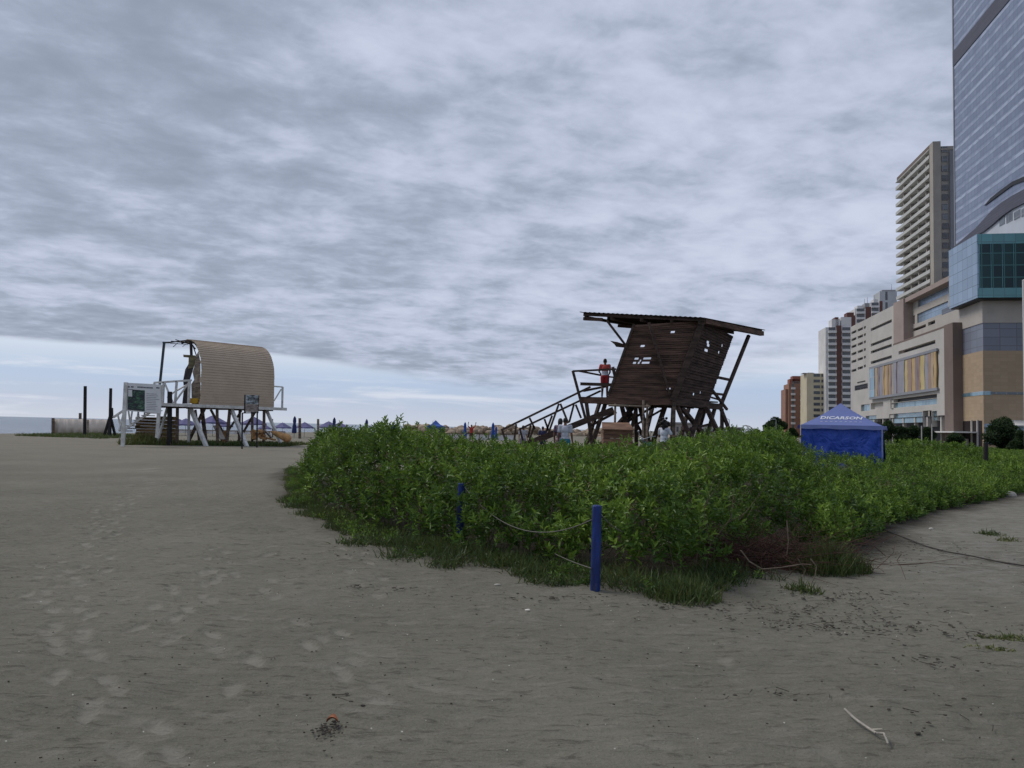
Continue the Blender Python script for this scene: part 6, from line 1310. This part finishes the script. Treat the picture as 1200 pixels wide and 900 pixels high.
# ------------------------------------------------------------------ trees
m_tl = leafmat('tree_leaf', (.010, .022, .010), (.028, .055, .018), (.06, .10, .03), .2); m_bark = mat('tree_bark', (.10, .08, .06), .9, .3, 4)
def tree(name, px, Y, yt_, wpx, label, ylow=.28, n=3800, L=.34, lobes=9, cat='tree', tint=0., yb=None):
    q = W(px, 505, Y); z0 = h0(q.x, Y); zt8 = W(px, yt_, Y).z; R_ = wpx*Y/1800; H_ = zt8-z0; t = thing(name, Vector((q.x, Y, z0)), label, cat)
    b = MB(); b.tube([(q.x, Y, z0-.1), (q.x+.05*R_, Y, z0+H_*.3), (q.x-.03*R_, Y, z0+H_*.6)], H_*.035, 8, H_*.02)
    cs = []
    for i in range(lobes):
        an = i*2.4+random.random(); rr2 = R_*.68*math.sqrt((i+.5)/lobes); lr = R_*random.uniform(.24, .46); zlo_ = z0+H_*ylow+lr*.5; zc = zlo_+max(0, z0+H_-lr*.8-zlo_)*random.uniform(0, 1)*(1-.5*(rr2/R_)**2); c = Vector((q.x+math.cos(an)*rr2, Y+math.sin(an)*rr2, zc)); cs.append((c, lr))
        b.tube([(q.x, Y, z0+H_*.35), (q.x*.5+c.x*.5, Y*.5+c.y*.5, z0+H_*.5), c], H_*.012, 5, H_*.005)
    cs.append((Vector((q.x, Y, z0+H_-R_*.36)), R_*.36))
    b.build('trunk', m_bark, t); P = []; A = []; Tn = []
    for i in range(n):
        c, r = random.choice(cs); v_ = Vector((random.gauss(0, 1), random.gauss(0, 1), random.gauss(0, 1))).normalized(); k = random.random()**.45; p = c+Vector((v_.x, v_.y, v_.z*.8))*r*k*random.uniform(.85, 1.1)
        P.append(tuple(p-t.location)); A.append(tuple(v_+Vector((0, 0, .3)))); Tn.append(.38+.2*v_.z+tint+random.gauss(0, .12))  # leaf tint lighter on each lobe's upper side, top light put into colour
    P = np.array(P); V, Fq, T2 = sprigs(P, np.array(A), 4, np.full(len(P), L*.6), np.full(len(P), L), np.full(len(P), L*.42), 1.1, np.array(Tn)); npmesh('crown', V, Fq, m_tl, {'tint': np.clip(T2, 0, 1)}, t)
tree('broadleaf_tree', 1176, 100, 488.5, 46, 'dark round broadleaf tree in front of the tan corner wall', -.02, 4600, .3, 18)
tree('broadleaf_tree', 1197, 96, 505, 24, 'low dark tree cut by the right edge beside the round broadleaf tree', .0, 2000, .3)
tree('broadleaf_tree', 1118, 108, 508, 24, 'low dark bushy tree under the entrance canopy of the shopping center', .0, 1800, .3)
for px, w_, yt_, lb in ((1003, 0, 0, ''),): pass
for i, (px, wd_, yt_, lb) in enumerate([(1041, 17, 494.5, 'dark tree just right of the blue tent'), (1056, 20, 501, 'dark arcade tree, second to the right of the blue tent'), (1071, 18, 500, 'dark arcade tree, third to the right of the blue tent'), (1087, 16, 502, 'dark arcade tree nearest the brown pillar')]):
    o = tree('arcade_tree', px, 118, yt_, wd_, lb, .25, 1100, .38, 6)
tree('dense_tree', 909, 240, 489.5, 27, 'dark dense tree left of the brick apartment block', .05, 2600, .75, 10)
tree('dense_tree', 928, 170, 503, 11, 'small dark tree at the foot of the brick block, beside the blue tent', .05, 1200, .5, 7)
tree('dense_tree', 886, 260, 503.5, 16, 'low distant tree between the net frame and the dark dense tree', .0, 1000, .6, 6)
tree('dense_tree', 850, 300, 502.5, 26, 'low distant trees seen beside the right legs of the dark tower', .0, 1000, .7, 8)
# street furniture in front of the arcade
for i, (px, yt_, lb) in enumerate([(1080, 499, 'thin pale pole in front of the dark arcade, left of two'), (1092, 497, 'thin pale pole in front of the dark arcade, right of two'), (1146, 492, 'thin grey pole beside the shopping center entrance')]):
    q = W(px, yt_, 108); tag(MB().cyl((q.x, 108, -.1), q, .09, .07, 8).build('street_pole', m_ivory if i < 2 else m_grey), lb, 'pole')
